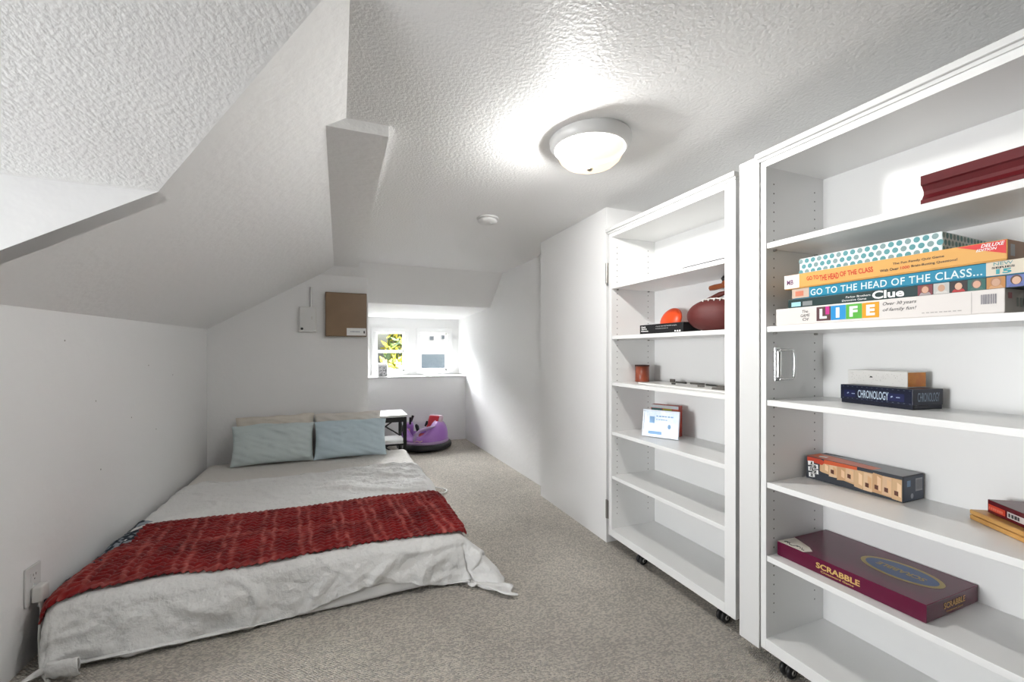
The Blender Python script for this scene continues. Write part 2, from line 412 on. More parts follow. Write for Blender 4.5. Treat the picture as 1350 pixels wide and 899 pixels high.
def ceiling_lamp(label, LX, LY, energy, dx):
    LZ = cz(LX, LY)
    lamp = thing('ceiling_lamp', label, 'lamp', (LX, LY, LZ-.115))
    ML = Matrix.Translation((LX, LY, LZ))
    MB().lathe([(0, -.001), (.150, -.001), (.152, -.012), (.148, -.018), (.150, -.026), (.140, -.036), (.138, -.042), (.128, -.046), (.1245, -.040)], ML, 48).build('mounting_ring', TRIMW, lamp)
    MB().lathe([(.1245, -.040), (.120, -.030), (0, -.030)], ML, 48).build('added_dark_pan', PAN, lamp)  # added dark pan, keeps the lamp's lit inside from burning out
    MB().lathe([(.1235, -.041), (.121, -.060), (.112, -.078), (.094, -.094), (.066, -.105), (.034, -.111), (.006, -.1125)], ML, 48).build('glass_bowl', GLOW, lamp)
    MB().lathe([(0, -.122), (.007, -.121), (.011, -.117), (.012, -.1135), (0, -.1125)], ML, 20).build('finial', NICKEL, lamp)
    pl = bpy.data.lights.new('lamp_bulb', 'POINT'); pl.energy = energy; pl.color = (1, .995, .97); pl.shadow_soft_size = .036
    po = bpy.data.objects.new('lamp_bulb', pl); COL.objects.link(po); po.location = (LX+dx, LY, LZ-.064)
ceiling_lamp('round flush mount ceiling lamp with glowing alabaster bowl, above the bookcase with the football', .870, 1.370, 18, -.045)

SX, SY = .815, 2.395; SZ = cz(SX, SY); MS = Matrix.Translation((SX, SY, SZ))
sd = thing('smoke_detector', 'small round white smoke detector on the ceiling', 'smoke detector', (SX, SY, SZ-.04))
MB().lathe([(0, -.001), (.064, -.001), (.064, -.010), (.060, -.012), (0, -.012)], MS, 32).build('base_plate', TRIMW, sd)
MB().lathe([(0, -.012), (.052, -.012), (.052, -.018), (0, -.018)], MS, 32).build('vent_gap', TRIMW, sd)
MB().lathe([(.056, -.018), (.056, -.026), (.048, -.034), (.022, -.039), (0, -.040)], MS, 32).build('cover', TRIMW, sd)
MB().lathe([(.010, -.0385), (.010, -.0425), (0, -.0435)], MS @ Matrix.Translation((.02, -.015, .002)), 14).build('test_button', mat('pale_grey', (.6, .6, .6), .5), sd)

# ------------------------------------------------------------------ bookcases
def bookcase(label, X, Y0, Y1, zs, spt, right_st, hinged, handle):
    """front plane X, from near end Y0 to far end Y1, depth .30"""
    XB = X+.315; t = thing('bookcase', label, 'bookcase', (X+.15, (Y0+Y1)/2, 0))
    zt = 1.728; zb = .060
    B('side_panel', SHELF, t, X, XB, Y1-spt, Y1, zb, zt, r=.0015)
    B('side_panel', SHELF, t, X, XB, Y0, Y0+right_st, zb, zt, r=.0015)
    a, b = Y0+right_st, Y1-spt
    B('back_panel', SHELF, t, X+.298, XB-.004, a, b, zb, zt)
    B('top_panel', SHELF, t, X, X+.298, a, b, 1.707, zt)
    B('bottom_panel', SHELF, t, X, X+.298, a, b, zb, .10, r=.001)
    tr = MB(); tr.box(X-.006, XB, Y0-.004, Y1+.004, zt, 1.738); tr.rbox(X-.016, XB, Y0-.006, Y1+.012, 1.738, 1.757, .003)
    tr.build('top_trim', TRIMW, t)
    for z in zs: B('shelf', SHELF, t, X+.003, X+.297, a+.001, b-.001, z-.019, z, r=.0012)
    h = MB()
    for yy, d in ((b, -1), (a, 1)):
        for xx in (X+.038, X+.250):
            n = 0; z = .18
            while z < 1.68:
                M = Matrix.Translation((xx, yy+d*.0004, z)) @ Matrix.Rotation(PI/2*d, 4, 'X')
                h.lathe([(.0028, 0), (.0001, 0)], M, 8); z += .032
    ho = h.build('pin_hole_shade_discs', HOLE_SHADE, t); ho['kind'] = 'stuff'  # flat dark discs, the shade inside the pin holes put into the colour
    pins = MB()
    for z in zs:
        for xx in (X+.038, X+.250):
            pins.tube([(xx, b, z-.022), (xx, b-.010, z-.022)], .004, 8)
    pn = pins.build('shelf_pins', HINGE, t); pn['kind'] = 'stuff'
    for (cx, cy) in ((X+.045, Y1-.24 if hinged else Y1-.075), (X+.045, Y0+.085), (X+.27, Y1-.075), (X+.27, Y0+.085)):
        wm = MB()
        for s in (-1, 1):
            wm.lathe([(.004, -.008), (.018, -.008), (.023, -.004), (.023, .004), (.018, .008), (.004, .008)],
                     Matrix.Translation((cx-.012, cy+s*.011, .0235)) @ Matrix.Rotation(PI/2, 4, 'X'), 20)
        c = MB().rbox(cx-.022, cx+.022, cy-.022, cy+.022, .054, .060, .001).rbox(cx-.012, cx+.020, cy-.0035, cy+.0035, .020, .056, .002)
        c.tube([(cx-.012, cy-.02, .0235), (cx-.012, cy+.02, .0235)], .0045, 10)
        co = c.build('caster', BLACK, t); wm.build('wheel', BLACK, co)
        MB().lathe([(0, -.0195), (.010, -.0195), (.010, .0195), (0, .0195)], Matrix.Translation((cx-.012, cy, .0235)) @ Matrix.Rotation(PI/2, 4, 'X'), 16).build('wheel_hub', mat('hub_grey', (.35, .34, .32), .4), co)
    if hinged:
        for (z0, z1) in ((1.458, 1.569), (.147, .246)):
            hb = MB().box(X-.003, X+.002, Y1-.001, Y1+.026, z0, z1).tube([(X-.005, Y1+.012, z0), (X-.005, Y1+.012, z1)], .006, 10)
            hb.build('hinge', HINGE, t)
    if handle:
        y = b; hm = MB()
        hm.rbox(X+.036, X+.062, y-.006, y-.0005, .975, 1.092, .002)
        hm.build('handle_plate', CHROME, t)
        hm = MB(); hm.tube([(X+.046, y-.012, .990), (X+.046, y-.012, 1.076)], .009, 14)
        pts = []
        for k in range(25):
            a_ = PI*k/24
            pts.append((X+.048+.060*min(1, math.sin(a_)*1.5), y-.014-.010*math.sin(a_), 1.033+.050*math.copysign(min(1, abs(math.cos(a_))*1.25), math.cos(a_))))
        hm.tube(pts, .0042, 10); hm.build('pull_handle', CHROME, t)
    return t
ZR = [1.446, 1.162, .912, .632, .382]; ZL = [1.440, 1.163, .908, .637, .395]
XLB, XRB = 1.390, 1.348
bcl = bookcase('white five-shelf bookcase on casters, hinged to the closet front', XLB, 1.178, 1.998, ZL, .026, .050, True, False)
bcr = bookcase('white five-shelf bookcase on casters holding the stack of game boxes', XRB, .235, 1.042, ZR, .020, .020, False, True)
# cover strip between the two
st = MB().rbox(1.342, 1.360, 1.044, 1.122, .052, 1.752, .002)
cs = st.build('trim_2', TRIMW); struct(cs, 'white vertical cover strip between the two bookcases', 'trim')

# ------------------------------------------------------------------ things on the right bookcase
def paper(n, c, r=.45): return mat(n, c, r, .4)
CREAM = paper('cream_print', (.80, .77, .72)); INKD = paper('dark_ink', (.03, .03, .03)); WHITEP = paper('white_print', (.86, .86, .84))
# moulding strip
g = .40
prof = [(0, 0), (.105, 0), (.105, .083), (0, .083), (0, .060), (.006, .057), (.014, .045), (.014, .036), (.006, .024), (0, .021)]
prof = [(x+1.392, z+1.4465) for x, z in prof]
mo = MB(); yprism(mo, prof, .262, .625)
m_ = mo.build('wooden_moulding', mat('dark_red_varnish', (.125, .010, .014), .25, .5, coat=.3, vary=(9, (.10, .007, .010))))
tag(m_, 'dark red varnished wooden moulding length on the top shelf', 'moulding')

# board game boxes
def gamebox(name, label, cat, X, Y0, Y1, z0, z1, depth, m, M=None, lid=.8, group=None, mt=None):
    """Y0 near end .. Y1 far end; lid over tray"""
    t = thing(name, label, cat, (X+depth/2, (Y0+Y1)/2, z0), group)
    zl = z0+(z1-z0)*(1-lid)
    mb = MB().rbox(X, X+depth, Y0, Y1, zl, z1, .0015); mb.build('lid', m, t)
    mb = MB().box(X+.002, X+depth-.002, Y0+.002, Y1-.002, z0, zl); mb.build('tray', mt or m, t)
    return t
GRP = 'stacked board game boxes'
# 1 white box with coloured letter tiles
X = 1.356; Ya, Yb = .462, .992; z0, z1 = 1.1625, 1.2175
t = gamebox('board_game_box', 'white board game box with four rainbow letter tiles, bottom of its stack', 'game box', X, Ya, Yb, z0, z1, .262, paper('white_box', (.72, .68, .65)), group=GRP, lid=.97)
tiles = [((.10, .045, .05), .0), ((.02, .28, .62), .041), ((.10, .42, .05), .082), ((.72, .33, .01), .123)]
yt = .861
for i, (c, o) in enumerate(tiles):
    decal('letter_tile', paper('tile_%d' % i, c), t, (X, yt-o, z0+.008), FX, UP, rect(.0405, .042))
decal('letter_tile', paper('tile_pink', (.55, .03, .25)), t, (X-.0001, yt-.026, z0+.026), FX, UP, rect(.011, .024))
for ch, o in zip('LIFE', (.009, .055, .091, .133)):
    lettering(ch, WHITEP, t, (X-.0002, yt-o, z0+.014), FX, UP, w=.010 if ch == 'I' else .021, h=.030, bold=.05)
for k, s in enumerate(('The', 'GAME', 'Of')):
    lettering(s, INKD, t, (X, Yb-.082-.004*(k == 0)-.006*(k == 2), z0+.036-.0125*k), FX, (0, -.12, 1), w=.028-.009*(k != 1), h=.009)
for k, s in enumerate(('Over 30 years', 'of family fun!')):
    lettering(s, INKD, t, (X, yt-.172, z0+.036-.016*k), FX, UP, w=.072, h=.011, shear=.25)
strokes(paper('pale_ink', (.45, .42, .4)), t, (X, yt-.255, z0+.010), FX, UP, .075, .0025, 9)
decal('seam_line', paper('seam_grey', (.5, .47, .45)), t, (X, .516, z0+.002), FX, UP, rect(.0012, .05))
bars = MB(); yb = .500
random.seed(3); yy = 0
while yy < .026:
    wd = random.choice((.0008, .0013, .0018)); bars.quad((X-.0005, yb-yy, z0+.022), (X-.0005, yb-yy-wd, z0+.022), (X-.0005, yb-yy-wd, z0+.044), (X-.0005, yb-yy, z0+.044)); yy += wd+random.choice((.0008, .0012))
bars.build('barcode', paper('bar_grey', (.18, .17, .2)), t)
decal('end_panel', paper('end_beige', (.44, .39, .34)), t, (X, Ya, z0+.001), EX, UP, rect(.262, .053))
decal('mark', paper('dull_red', (.35, .05, .06)), t, (X+.012, Ya-.0005, z0+.033), EX, UP, rect(.018, .013))
strokes(paper('dull_green', (.12, .14, .10)), t, (X+.05, Ya-.0005, z0+.016), EX, UP, .05, .020, 3)
# 2 dark green mystery box with portraits
X = 1.366; Ya, Yb = .400, .958; z0, z1 = 1.2180, 1.2460
DG = paper('dark_green_box', (.012, .035, .035))
t = gamebox('board_game_box', 'dark green board game box with a row of portrait photos on its side', 'game box', X, Ya, Yb, z0, z1, .25, DG, group=GRP, lid=.95)
lettering('Clue', WHITEP, t, (X, .719, z0+.0035), FX, UP, w=.072, h=.022, bold=.03)
for k, s in enumerate(('Parker Brothers', 'Detective Game')):
    lettering(s, WHITEP, t, (X, .795-.01*(k == 0), z0+.014-.009*k), FX, UP, w=.062, h=.0055)
decal('sticker', paper('pale_blue', (.35, .6, .68)), t, (X, Yb-.012, z0+.004), FX, UP, rect(.030, .014))
decal('sticker', paper('grey_sticker', (.22, .24, .24)), t, (X, Yb-.048, z0+.004), FX, UP, rect(.030, .014))
skin = [(.62, .36, .25), (.55, .33, .22), (.64, .40, .28)]
pbg = [(.20, .04, .05), (.50, .50, .48), (.03, .02, .02), (.02, .12, .10), (.50, .22, .06), (.12, .17, .42)]
hair = [(.22, .08, .04), (.55, .52, .48), (.03, .02, .02), (.10, .09, .08), (.40, .20, .10), (.10, .05, .03)]
coat_ = [(.35, .30, .30), (.60, .58, .55), (.42, .03, .03), (.05, .14, .12), (.55, .30, .14), (.10, .13, .35)]
for i in range(6):
    yo = .619-.0312*i; o = (X, yo, z0+.001)
    decal('portrait_panel', paper('pbg%d' % i, pbg[i]), t, o, FX, UP, rect(.0295, .026))
    decal('portrait_panel', paper('pco%d' % i, coat_[i]), t, o, FX, UP, [(.003, 0), (.027, 0), (.024, .006), (.018, .009), (.012, .009), (.006, .006)], off=.0006)
    decal('portrait_panel', paper('pha%d' % i, hair[i]), t, o, FX, UP, ell(.0088, .0105, .0148, .0150, 20), off=.0008)
    decal('portrait_panel', paper('psk%d' % i, skin[i % 3]), t, o, FX, UP, ell(.0066, .0085, .0152, .0135, 20), off=.0010)
# 3 blue quiz box
X = 1.366; Ya, Yb = .405, .945; z0, z1 = 1.2465, 1.2790
BLU = paper('teal_blue_box', (.012, .235, .375))
t = gamebox('board_game_box', 'teal blue board game box with large white capital lettering', 'game box', X, Ya, Yb, z0, z1, .26, BLU, group=GRP, lid=.95)
lettering('GO TO THE HEAD OF THE CLASS...', paper('pale_letter', (.66, .78, .78)), t, (X, Yb-.060, z0+.0055), FX, UP, w=.384, h=.0195, bold=.012, spacing=1.08)
decal('corner_panel', paper('tan_corner', (.55, .42, .33)), t, (X, Yb-.001, z0+.002), FX, UP, rect(.054, .030))
decal('corner_panel', paper('salmon', (.60, .20, .12)), t, (X-.0002, Yb-.012, z0+.008), FX, UP, rect(.026, .016))
decal('series_panel', paper('cream_series', (.66, .59, .48)), t, (X, .495, z0+.0015), FX, UP, rect(.089, .031))
lettering('NEW', paper('teal_ink', (.05, .25, .26)), t, (X-.0002, Ya+.078, z0+.0235), FX, UP, w=.030, h=.007)
lettering('SERIES', INKD, t, (X-.0002, Ya+.081, z0+.0165), FX, UP, w=.036, h=.0045, bold=.03)
lettering('15', paper('teal_ink2', (.04, .33, .36)), t, (X-.0002, Ya+.074, z0+.004), FX, UP, w=.024, h=.011, bold=.05)
# 4 orange quiz box
X = 1.362; Ya, Yb = .460, .968; z0, z1 = 1.2795, 1.3255
ORA = paper('orange_box', (.72, .38, .10))
t = gamebox('board_game_box', 'orange board game box with white corner and red deluxe triangle', 'game box', X, Ya, Yb, z0, z1, .262, ORA, group=GRP, lid=.95)
decal('corner_panel', paper('white_corner', (.80, .74, .70)), t, (X, Yb-.001, z0+.002), FX, UP, rect(.049, .043))
lettering('MB', paper('violet_ink', (.18, .06, .16)), t, (X-.0002, Yb-.010, z0+.014), FX, UP, w=.021, h=.016, bold=.02)
REDI = paper('red_ink', (.62, .045, .02))
o = (X, Yb-.070, z0+.015)
for s, ox, oy, w_, h_ in (('GO TO', .006, .012, .036, .013), ('THE HEAD', .045, .005, .054, .018), ('OF THE CLASS', .102, .009, .084, .015)):
    lettering(s, REDI, t, (X, Yb-.068-ox, z0+.008+oy), FX, (0, .1, 1), w=w_, h=h_, bold=.02)
lettering('The Fun Family Quiz Game', INKD, t, (X, Yb-.298, z0+.0255), FX, UP, w=.104, h=.0075, bold=.012)
lettering('With Over', INKD, t, (X, Yb-.269, z0+.0125), FX, UP, w=.042, h=.0075, bold=.012)
lettering('1000', REDI, t, (X, Yb-.315, z0+.0125), FX, UP, w=.019, h=.0075, bold=.012)
lettering('Brain-Busting Questions!', INKD, t, (X, Yb-.338, z0+.0125), FX, UP, w=.088, h=.0075, bold=.012)
decal('deluxe_triangle', paper('deluxe_red', (.66, .035, .035)), t, (X, Ya+.084, z0+.0445), FX, UP, [(0, 0), (.082, -.030), (.082, 0)])
lettering('DELUXE', WHITEP, t, (X-.0002, Ya+.042, z0+.0345), FX, UP, w=.038, h=.008, shear=.3, bold=.02)
lettering('EDITION', WHITEP, t, (X-.0002, Ya+.050, z0+.0265), FX, UP, w=.034, h=.006, shear=.3, bold=.02)
decal('end_panel', paper('brown_end', (.40, .20, .10)), t, (X, Ya, z0+.002), EX, UP, rect(.26, .043))
decal('end_panel', paper('grey_code', (.45, .40, .36)), t, (X+.012, Ya-.0002, z0+.010), EX, UP, rect(.020, .026))
# 5 teal dotted box, slightly askew
Mz = Matrix.Translation((1.372, .573, 1.326)) @ Matrix.Rotation(math.radians(2.0), 4, 'Z') @ Matrix.Rotation(math.radians(-.25), 4, 'X')
t = thing('dotted_gift_box', 'white flat box patterned with teal dots on top of the stack', 'box', (1.49, .75, 1.326), GRP)
MB().rbox(0, .235, 0, .343, 0, .047, .002, M=Mz).build('lid', paper('dot_box_white', (.76, .84, .84)), t)
dm = [MB(), MB()]
def dots(face, nw, wlen, hgt):
    step = wlen/nw
    for r_ in range(3):
        for i in range(nw+1):
            a = (i+.5*(r_ % 2)+.25)*step; b = hgt*(.80-.36*r_)
            if a > wlen-.004 or a < .004: continue
            rr = .0072
            pts = []
            for k in range(16):
                u = a+rr*.92*math.cos(2*PI*k/16); v = b+rr*math.sin(2*PI*k/16)
                v = max(.001, min(hgt-.001, v))
                pts.append(Mz @ (Vector((-.0005, wlen-u, v)) if face else Vector((u, -.0005, v))))
            dm[0 if (r_+i) % 3 else 1].add(pts, [tuple(range(16))])
dots(True, 19, .343, .047); dots(False, 13, .235, .047)
for k, m__ in enumerate((paper('teal_dots', (.10, .30, .32)), paper('grey_teal_dots', (.22, .33, .33)))):
    o_ = dm[k].build('dot_print', m__, t); o_['kind'] = 'stuff'

# navy box
NAVY = paper('navy_box', (.005, .008, .026), .35)
X = 1.494; Ya, Yb = .688, .890; z0, z1 = .9125, .9705
Mz = Matrix.Translation((X, Ya, z0)) @ Matrix.Rotation(math.radians(-8), 4, 'Z')
t = thing('card_game_box', 'navy blue card game box with tall silver lettering', 'game box', (X+.07, (Ya+Yb)/2, z0))
MB().rbox(0, .118, 0, .205, .012, .058, .0015, M=Mz).build('lid', NAVY, t)
MB().box(.002, .116, .002, .203, 0, .012, M=Mz).build('tray', paper('navy_tray', (.006, .008, .02)), t)
R3 = Mz.to_3x3(); fx = R3 @ Vector(FX); ex = R3 @ Vector(EX)
lettering('CHRONOLOGY', paper('silver_blue', (.50, .60, .70)), t, Mz @ Vector((0, .150, .020)), fx, UP, w=.088, h=.0245, bold=.012)
lettering('CHRONOLOGY', paper('dim_silver', (.25, .32, .42)), t, Mz @ Vector((.018, 0, .022)), ex, UP, w=.085, h=.026, bold=.012)
for (y_, wd) in ((.185, .035), (.058, .045)):
    decal('blue_panel', paper('royal_blue', (.006, .010, .060)), t, Mz @ Vector((0, y_+.008, .020)), fx, UP, rect(wd, .022))
    decal('mark', paper('pale_mark', (.3, .36, .5)), t, Mz @ Vector((-.0002, y_-.002, .029)), fx, UP, [(0, 0), (.006, .003), (.004, .006), (0, .004)])
    decal('mark', paper('pale_mark2', (.3, .36, .5)), t, Mz @ Vector((-.0002, y_-.016, .030)), fx, UP, rect(.010, .0025))
bm_ = MB()
for k in range(14):
    for zz in (.052, .015):
        p = [Mz @ Vector((-.0004, .198-k*.0145-a, zz+b)) for a, b in ((0, 0), (.005, 0), (.005, .002), (0, .002))]
        bm_.add(p, [(0, 1, 2, 3)])
o_ = bm_.build('border_print', paper('slate_print', (.07, .08, .11)), t); o_['kind'] = 'stuff'
# small white box with orange end
Mz = Matrix.Translation((1.540, .722, .9712)) @ Matrix.Rotation(math.radians(-8), 4, 'Z')
t = thing('small_carton', 'small white speckled carton with orange end on the navy box', 'box', (1.58, .80, .9712))
MB().rbox(0, .075, 0, .172, 0, .046, .001, M=Mz).build('carton', paper('carton_white', (.78, .765, .73)), t)
R3 = Mz.to_3x3(); fx = R3 @ Vector(FX); ex = R3 @ Vector(EX)
decal('end_label', mat('orange_label', (.72, .26, .015), .4, vary=(40, (.62, .18, .01))), t, Mz @ Vector((.002, 0, .002)), ex, UP, rect(.071, .042))
random.seed(5); sp = MB()
for k in range(90):
    a = random.uniform(.01, .165); b = random.uniform(.008, .038); s_ = random.uniform(.0006, .0014)
    sp.add([Mz @ Vector((-.0004, a-u*s_, b+v*s_)) for u, v in ((0, 0), (1.6, 0), (1.2, 1), (0, .8))], [(0, 1, 2, 3)])
o_ = sp.build('speckle_print', paper('speck_grey', (.45, .44, .40)), t); o_['kind'] = 'stuff'
decal('mark', INKD, t, Mz @ Vector((0, .105, .024)), fx, UP, [(0, 0), (.010, 0), (.008, .004), (.003, .005)])

# stacking block tower box, red top and wood print
X = 1.532; Ya, Yb = .728, 1.008; z0, z1 = .6325, .7095
t = thing('tumbling_block_game_box', 'long carton printed with pale wooden blocks and orange top', 'game box', (X+.045, (Ya+Yb)/2, z0))
MB().rbox(X, X+.108, Ya, Yb, z0, z1, .0015).build('carton', paper('slate_carton', (.035, .04, .05)), t)
decal('top_panel', mat('orange_red_print', (.66, .09, .025), .35, vary=(22, (.70, .16, .05))), t, (X, Yb, z1), FX, EX, [(.0, .0), (.20, .0), (.205, .045), (.0, .075)])
decal('top_panel', paper('grey_top', (.20, .20, .21), .3), t, (X, Yb, z1-.0001), FX, EX, [(.198, .001), (.278, .001), (.278, .105), (.10, .105), (.02, .078), (.205, .046)])
random.seed(11); wcs = [(.62, .40, .22), (.70, .49, .30), (.56, .33, .17), (.66, .44, .27)]
decal('wood_print', paper('wood_mid', (.58, .36, .19)), t, (X+.0001, Yb, z0), FX, UP, [(.046, .034), (.12, .022), (.20, .010), (.277, .005), (.277, .067), (.046, .066)])
# printed blocks, a wobbling row of upright pieces
for k in range(9):
    a0 = .050+k*.0253; base = .058-.038*(k/8)**.7+random.uniform(-.004, .004); top = .069-.003*(k % 3)
    base = max(.006, .030-.0035*k+random.uniform(-.004, .003))
    decal('block_print', paper('block_%d' % k, wcs[k % 4]), t, (X, Yb-a0, z0), FX, UP, [(0, base+random.uniform(-.003, .003)), (.0245, base+random.uniform(-.004, .003)), (.0245, top+random.uniform(-.004, .001)), (.002, top+.001)])
    decal('block_print', paper('block_lt_%d' % k, tuple(min(1, c*1.18) for c in wcs[(k+1) % 4])), t, (X-.0001, Yb-a0-.013, z0), FX, UP, [(0, base+.012), (.010, base+.008), (.010, top-.012), (0, top-.006)])
    if k in (1, 3, 5, 6, 7, 8):
        decal('gap_print', paper('gap_brown_%d' % k, (.10, .03, .015)), t, (X-.0002, Yb-a0-.006, z0+base+.012), FX, UP, [(0, 0), (.010, -.002), (.010, .012), (0, .013)])
decal('logo_panel', paper('logo_red', (.50, .05, .02)), t, (X-.0001, Yb-.004, z0+.060), FX, UP, [(0, 0), (.050, -.004), (.060, .008), (.045, .015), (0, .015)])
decal('block_print', paper('strip_red', (.60, .10, .03)), t, (X-.0003, Yb-.060, z0+.062), FX, UP, [(0, 0), (.100, .004), (.100, .014), (0, .014)])
for j, (ch, a, b) in enumerate((('J', .007, .046), ('e', .021, .037), ('n', .008, .026), ('g', .022, .019), ('a', .010, .006))):
    decal('letter_panel', WHITEP, t, (X-.0003, Yb-a, z0+b), FX, UP, [(0, 0), (.020, .002), (.019, .0165), (-.001, .0145)])
    lettering(ch, INKD, t, (X-.0005, Yb-a-.005, z0+b+.0025), FX, UP, h=.011, w=.009, bold=.03)
decal('letter_panel', WHITEP, t, (X+.006, Yb-.030, z1+.0003), FX, EX, [(0, .012), (.020, .020), (.018, .038), (-.006, .030)])
decal('end_panel', paper('end_navy', (.05, .065, .10)), t, (X+.003, Ya, z0+.003), EX, UP, rect(.100, .070))
decal('code_panel', paper('code_grey', (.42, .42, .44)), t, (X+.062, Ya-.0002, z0+.028), EX, UP, rect(.036, .038))
cb = MB(); yy = 0
while yy < .030:
    cb.quad((X+.065+yy, Ya-.0009, z0+.033), (X+.0665+yy, Ya-.0009, z0+.033), (X+.0665+yy, Ya-.0009, z0+.062), (X+.065+yy, Ya-.0009, z0+.062)); yy += .0033
cb.build('barcode', paper('code_dark', (.15, .15, .17)), t)
decal('mark', paper('sky_mark', (.18, .30, .48)), t, (X+.018, Ya-.0002, z0+.045), EX, UP, rect(.018, .018))
decal('mark', paper('pale_mark3', (.40, .42, .46)), t, (X+.044, Ya-.0002, z0+.016), EX, UP, ell(.007, .008, 0, 0, 14))

# wooden folding set with a red book on it
Mz = Matrix.Translation((1.556, .596, .6325)) @ Matrix.Rotation(math.radians(-34), 4, 'Z')
OAK = mat('honey_oak', (.60, .33, .10), .4, .5, vary=(30, (.52, .27, .075)))
t = thing('wooden_folding_box', 'honey coloured wooden folding box under a dark red book', 'box', (1.56, .47, .6325))
MB().rbox(0, .104, -.225, 0, 0, .0125, .003, M=Mz).build('lower_half', OAK, t)
MB().rbox(0, .104, -.225, 0, .0135, .026, .003, M=Mz).build('upper_half', OAK, t)
# Mz rotates so that its -X face looks towards the room
Mb = Matrix.Translation((1.566, .565, .6592)) @ Matrix.Rotation(math.radians(-37), 4, 'Z')
MAR = mat('maroon_cover', (.105, .006, .012), .25, .5)
t = thing('red_book', 'thick dark red book lying on the wooden folding box', 'book', (1.57, .46, .6592))
MB().rbox(0, .090, -.19, 0, 0, .034, .0015, M=Mb).build('cover', MAR, t)
R3 = Mb.to_3x3(); fx = R3 @ Vector(FX)
decal('title_panel', paper('scarlet', (.62, .05, .02)), t, Mb @ Vector((0, -.004, .008)), fx, UP, rect(.050, .015))
strokes(paper('pink_letter', (.75, .22, .14)), t, Mb @ Vector((-.0003, -.006, .0115)), fx, UP, .044, .006, 7)
decal('title_panel', paper('pale_panel', (.66, .60, .58)), t, Mb @ Vector((0, -.060, .008)), fx, UP, rect(.06, .015))
strokes(INKD, t, Mb @ Vector((-.0003, -.064, .0110)), fx, UP, .034, .009, 4)

# maroon flat game box
MARO = mat('maroon_box', (.115, .004, .035), .22, .5, vary=(5, (.10, .004, .028)))
X = 1.388; Ya, Yb = .611, 1.011; z0, z1 = .3825, .4300
t = gamebox('flat_game_box', 'large maroon game box with gold lettering and blue oval', 'game box', X, Ya, Yb, z0, z1, .254, MARO, lid=.97)
GOLD = mat('gold_ink', (.62, .40, .13), .4, .5); GOLD2 = mat('dull_gold', (.45, .34, .10), .4, .5)
lettering('SCRABBLE', GOLD, t, (X, Yb-.128, z0+.0175), FX, UP, w=.122, h=.0175, bold=.03)
lettering('Crossword Game', GOLD, t, (X, Yb-.142, z0+.0085), FX, UP, w=.092, h=.0055, bold=.02)
lettering('SCRABBLE', GOLD, t, (X+.080, Ya, z0+.0190), EX, UP, w=.105, h=.0165, bold=.03)
lettering('Crossword Game', GOLD, t, (X+.092, Ya, z0+.0090), EX, UP, w=.082, h=.0055, bold=.02)
TY = (-1, 0, 0); TXx = (0, 1, 0)
decal('oval_print', GOLD2, t, (X+.145, .735, z1), TXx, TY, ell(.098, .062, n=40))
decal('oval_print', mat('oval_blue', (.045, .10, .25), .35), t, (X+.145, .735, z1+.0002), TXx, TY, ell(.086, .051, n=40))
lettering('SCRABBLE', GOLD2, t, (X+.157, .677, z1+.0003), TXx, TY, w=.116, h=.024, bold=.03)
decal('corner_sticker', paper('cream_sticker', (.72, .68, .60)), t, (X, Yb, z1), FX, EX, [(0, 0), (.088, .0), (.098, .030), (.075, .052), (.004, .082)])
sq = MB()
for k in range(5):
    y_ = Yb-.012-.014*k
    sq.tube([(X+.018+.008*math.sin(k*2.1+j*.9), y_-.0035*j, z1+.0007) for j in range(5)], .0012, 5)
sq.build('script_print', INKD, t)

# ------------------------------------------------------------------ things on the left bookcase
f_ = thing('black_folder', 'thin black folder lying flat on the top shelf', 'folder', (1.48, 1.33, 1.4402))
MB().rbox(1.395, 1.60, 1.236, 1.452, 1.4402, 1.4432, .0008).build('cover', BLACK, f_)
MB().rbox(1.399, 1.598, 1.240, 1.450, 1.4434, 1.4450, .0004).build('sheet', paper('dark_grey_cover', (.05, .05, .05)), f_)
# black card box
X = 1.420; Ya, Yb = 1.475, 1.770; z0, z1 = 1.1635, 1.2095
t = thing('party_card_box', 'black card game box with small white lettering', 'game box', (X+.05, (Ya+Yb)/2, z0))
MB().rbox(X, X+.105, Ya, Yb, z0, z1, .0015).build('carton', mat('matt_black_card', (.010, .010, .011), .5, .4), t)
for k, (s, w_) in enumerate((('Cards', .028), ('Against', .035), ('Humanity.', .046))):
    lettering(s, WHITEP, t, (X, Yb-.012, z0+.0305-.0105*k), FX, UP, w=w_*1.2, h=.0085, bold=.03)
lettering('A party game for horrible people.', paper('pale_print', (.5, .5, .5)), t, (X, Yb-.118, z0+.031), FX, UP, w=.140, h=.006, bold=.02)
strokes(paper('pale_print2', (.30, .30, .30)), t, (X, Yb-.118, z0+.022), FX, UP, .085, .003, 8)
strokes(WHITEP, t, (X, Ya+.052, z0+.005), FX, UP, .040, .006, 3)
# orange disc behind the box
di = MB(); Md = Matrix.Translation((1.595, 1.750, 1.2375)) @ Matrix.Rotation(math.radians(-72), 4, 'Y')
di.lathe([(0, .020), (.035, .018), (.058, .010), (.070, -.002), (.073, -.010), (.070, -.010), (.056, .006), (0, .016)], Md, 36)
d_ = di.build('toy_flying_disc', mat('orange_red_plastic', (.80, .075, .012), .35, .5)); tag(d_, 'orange red flying disc standing behind the black card box', 'toy disc')
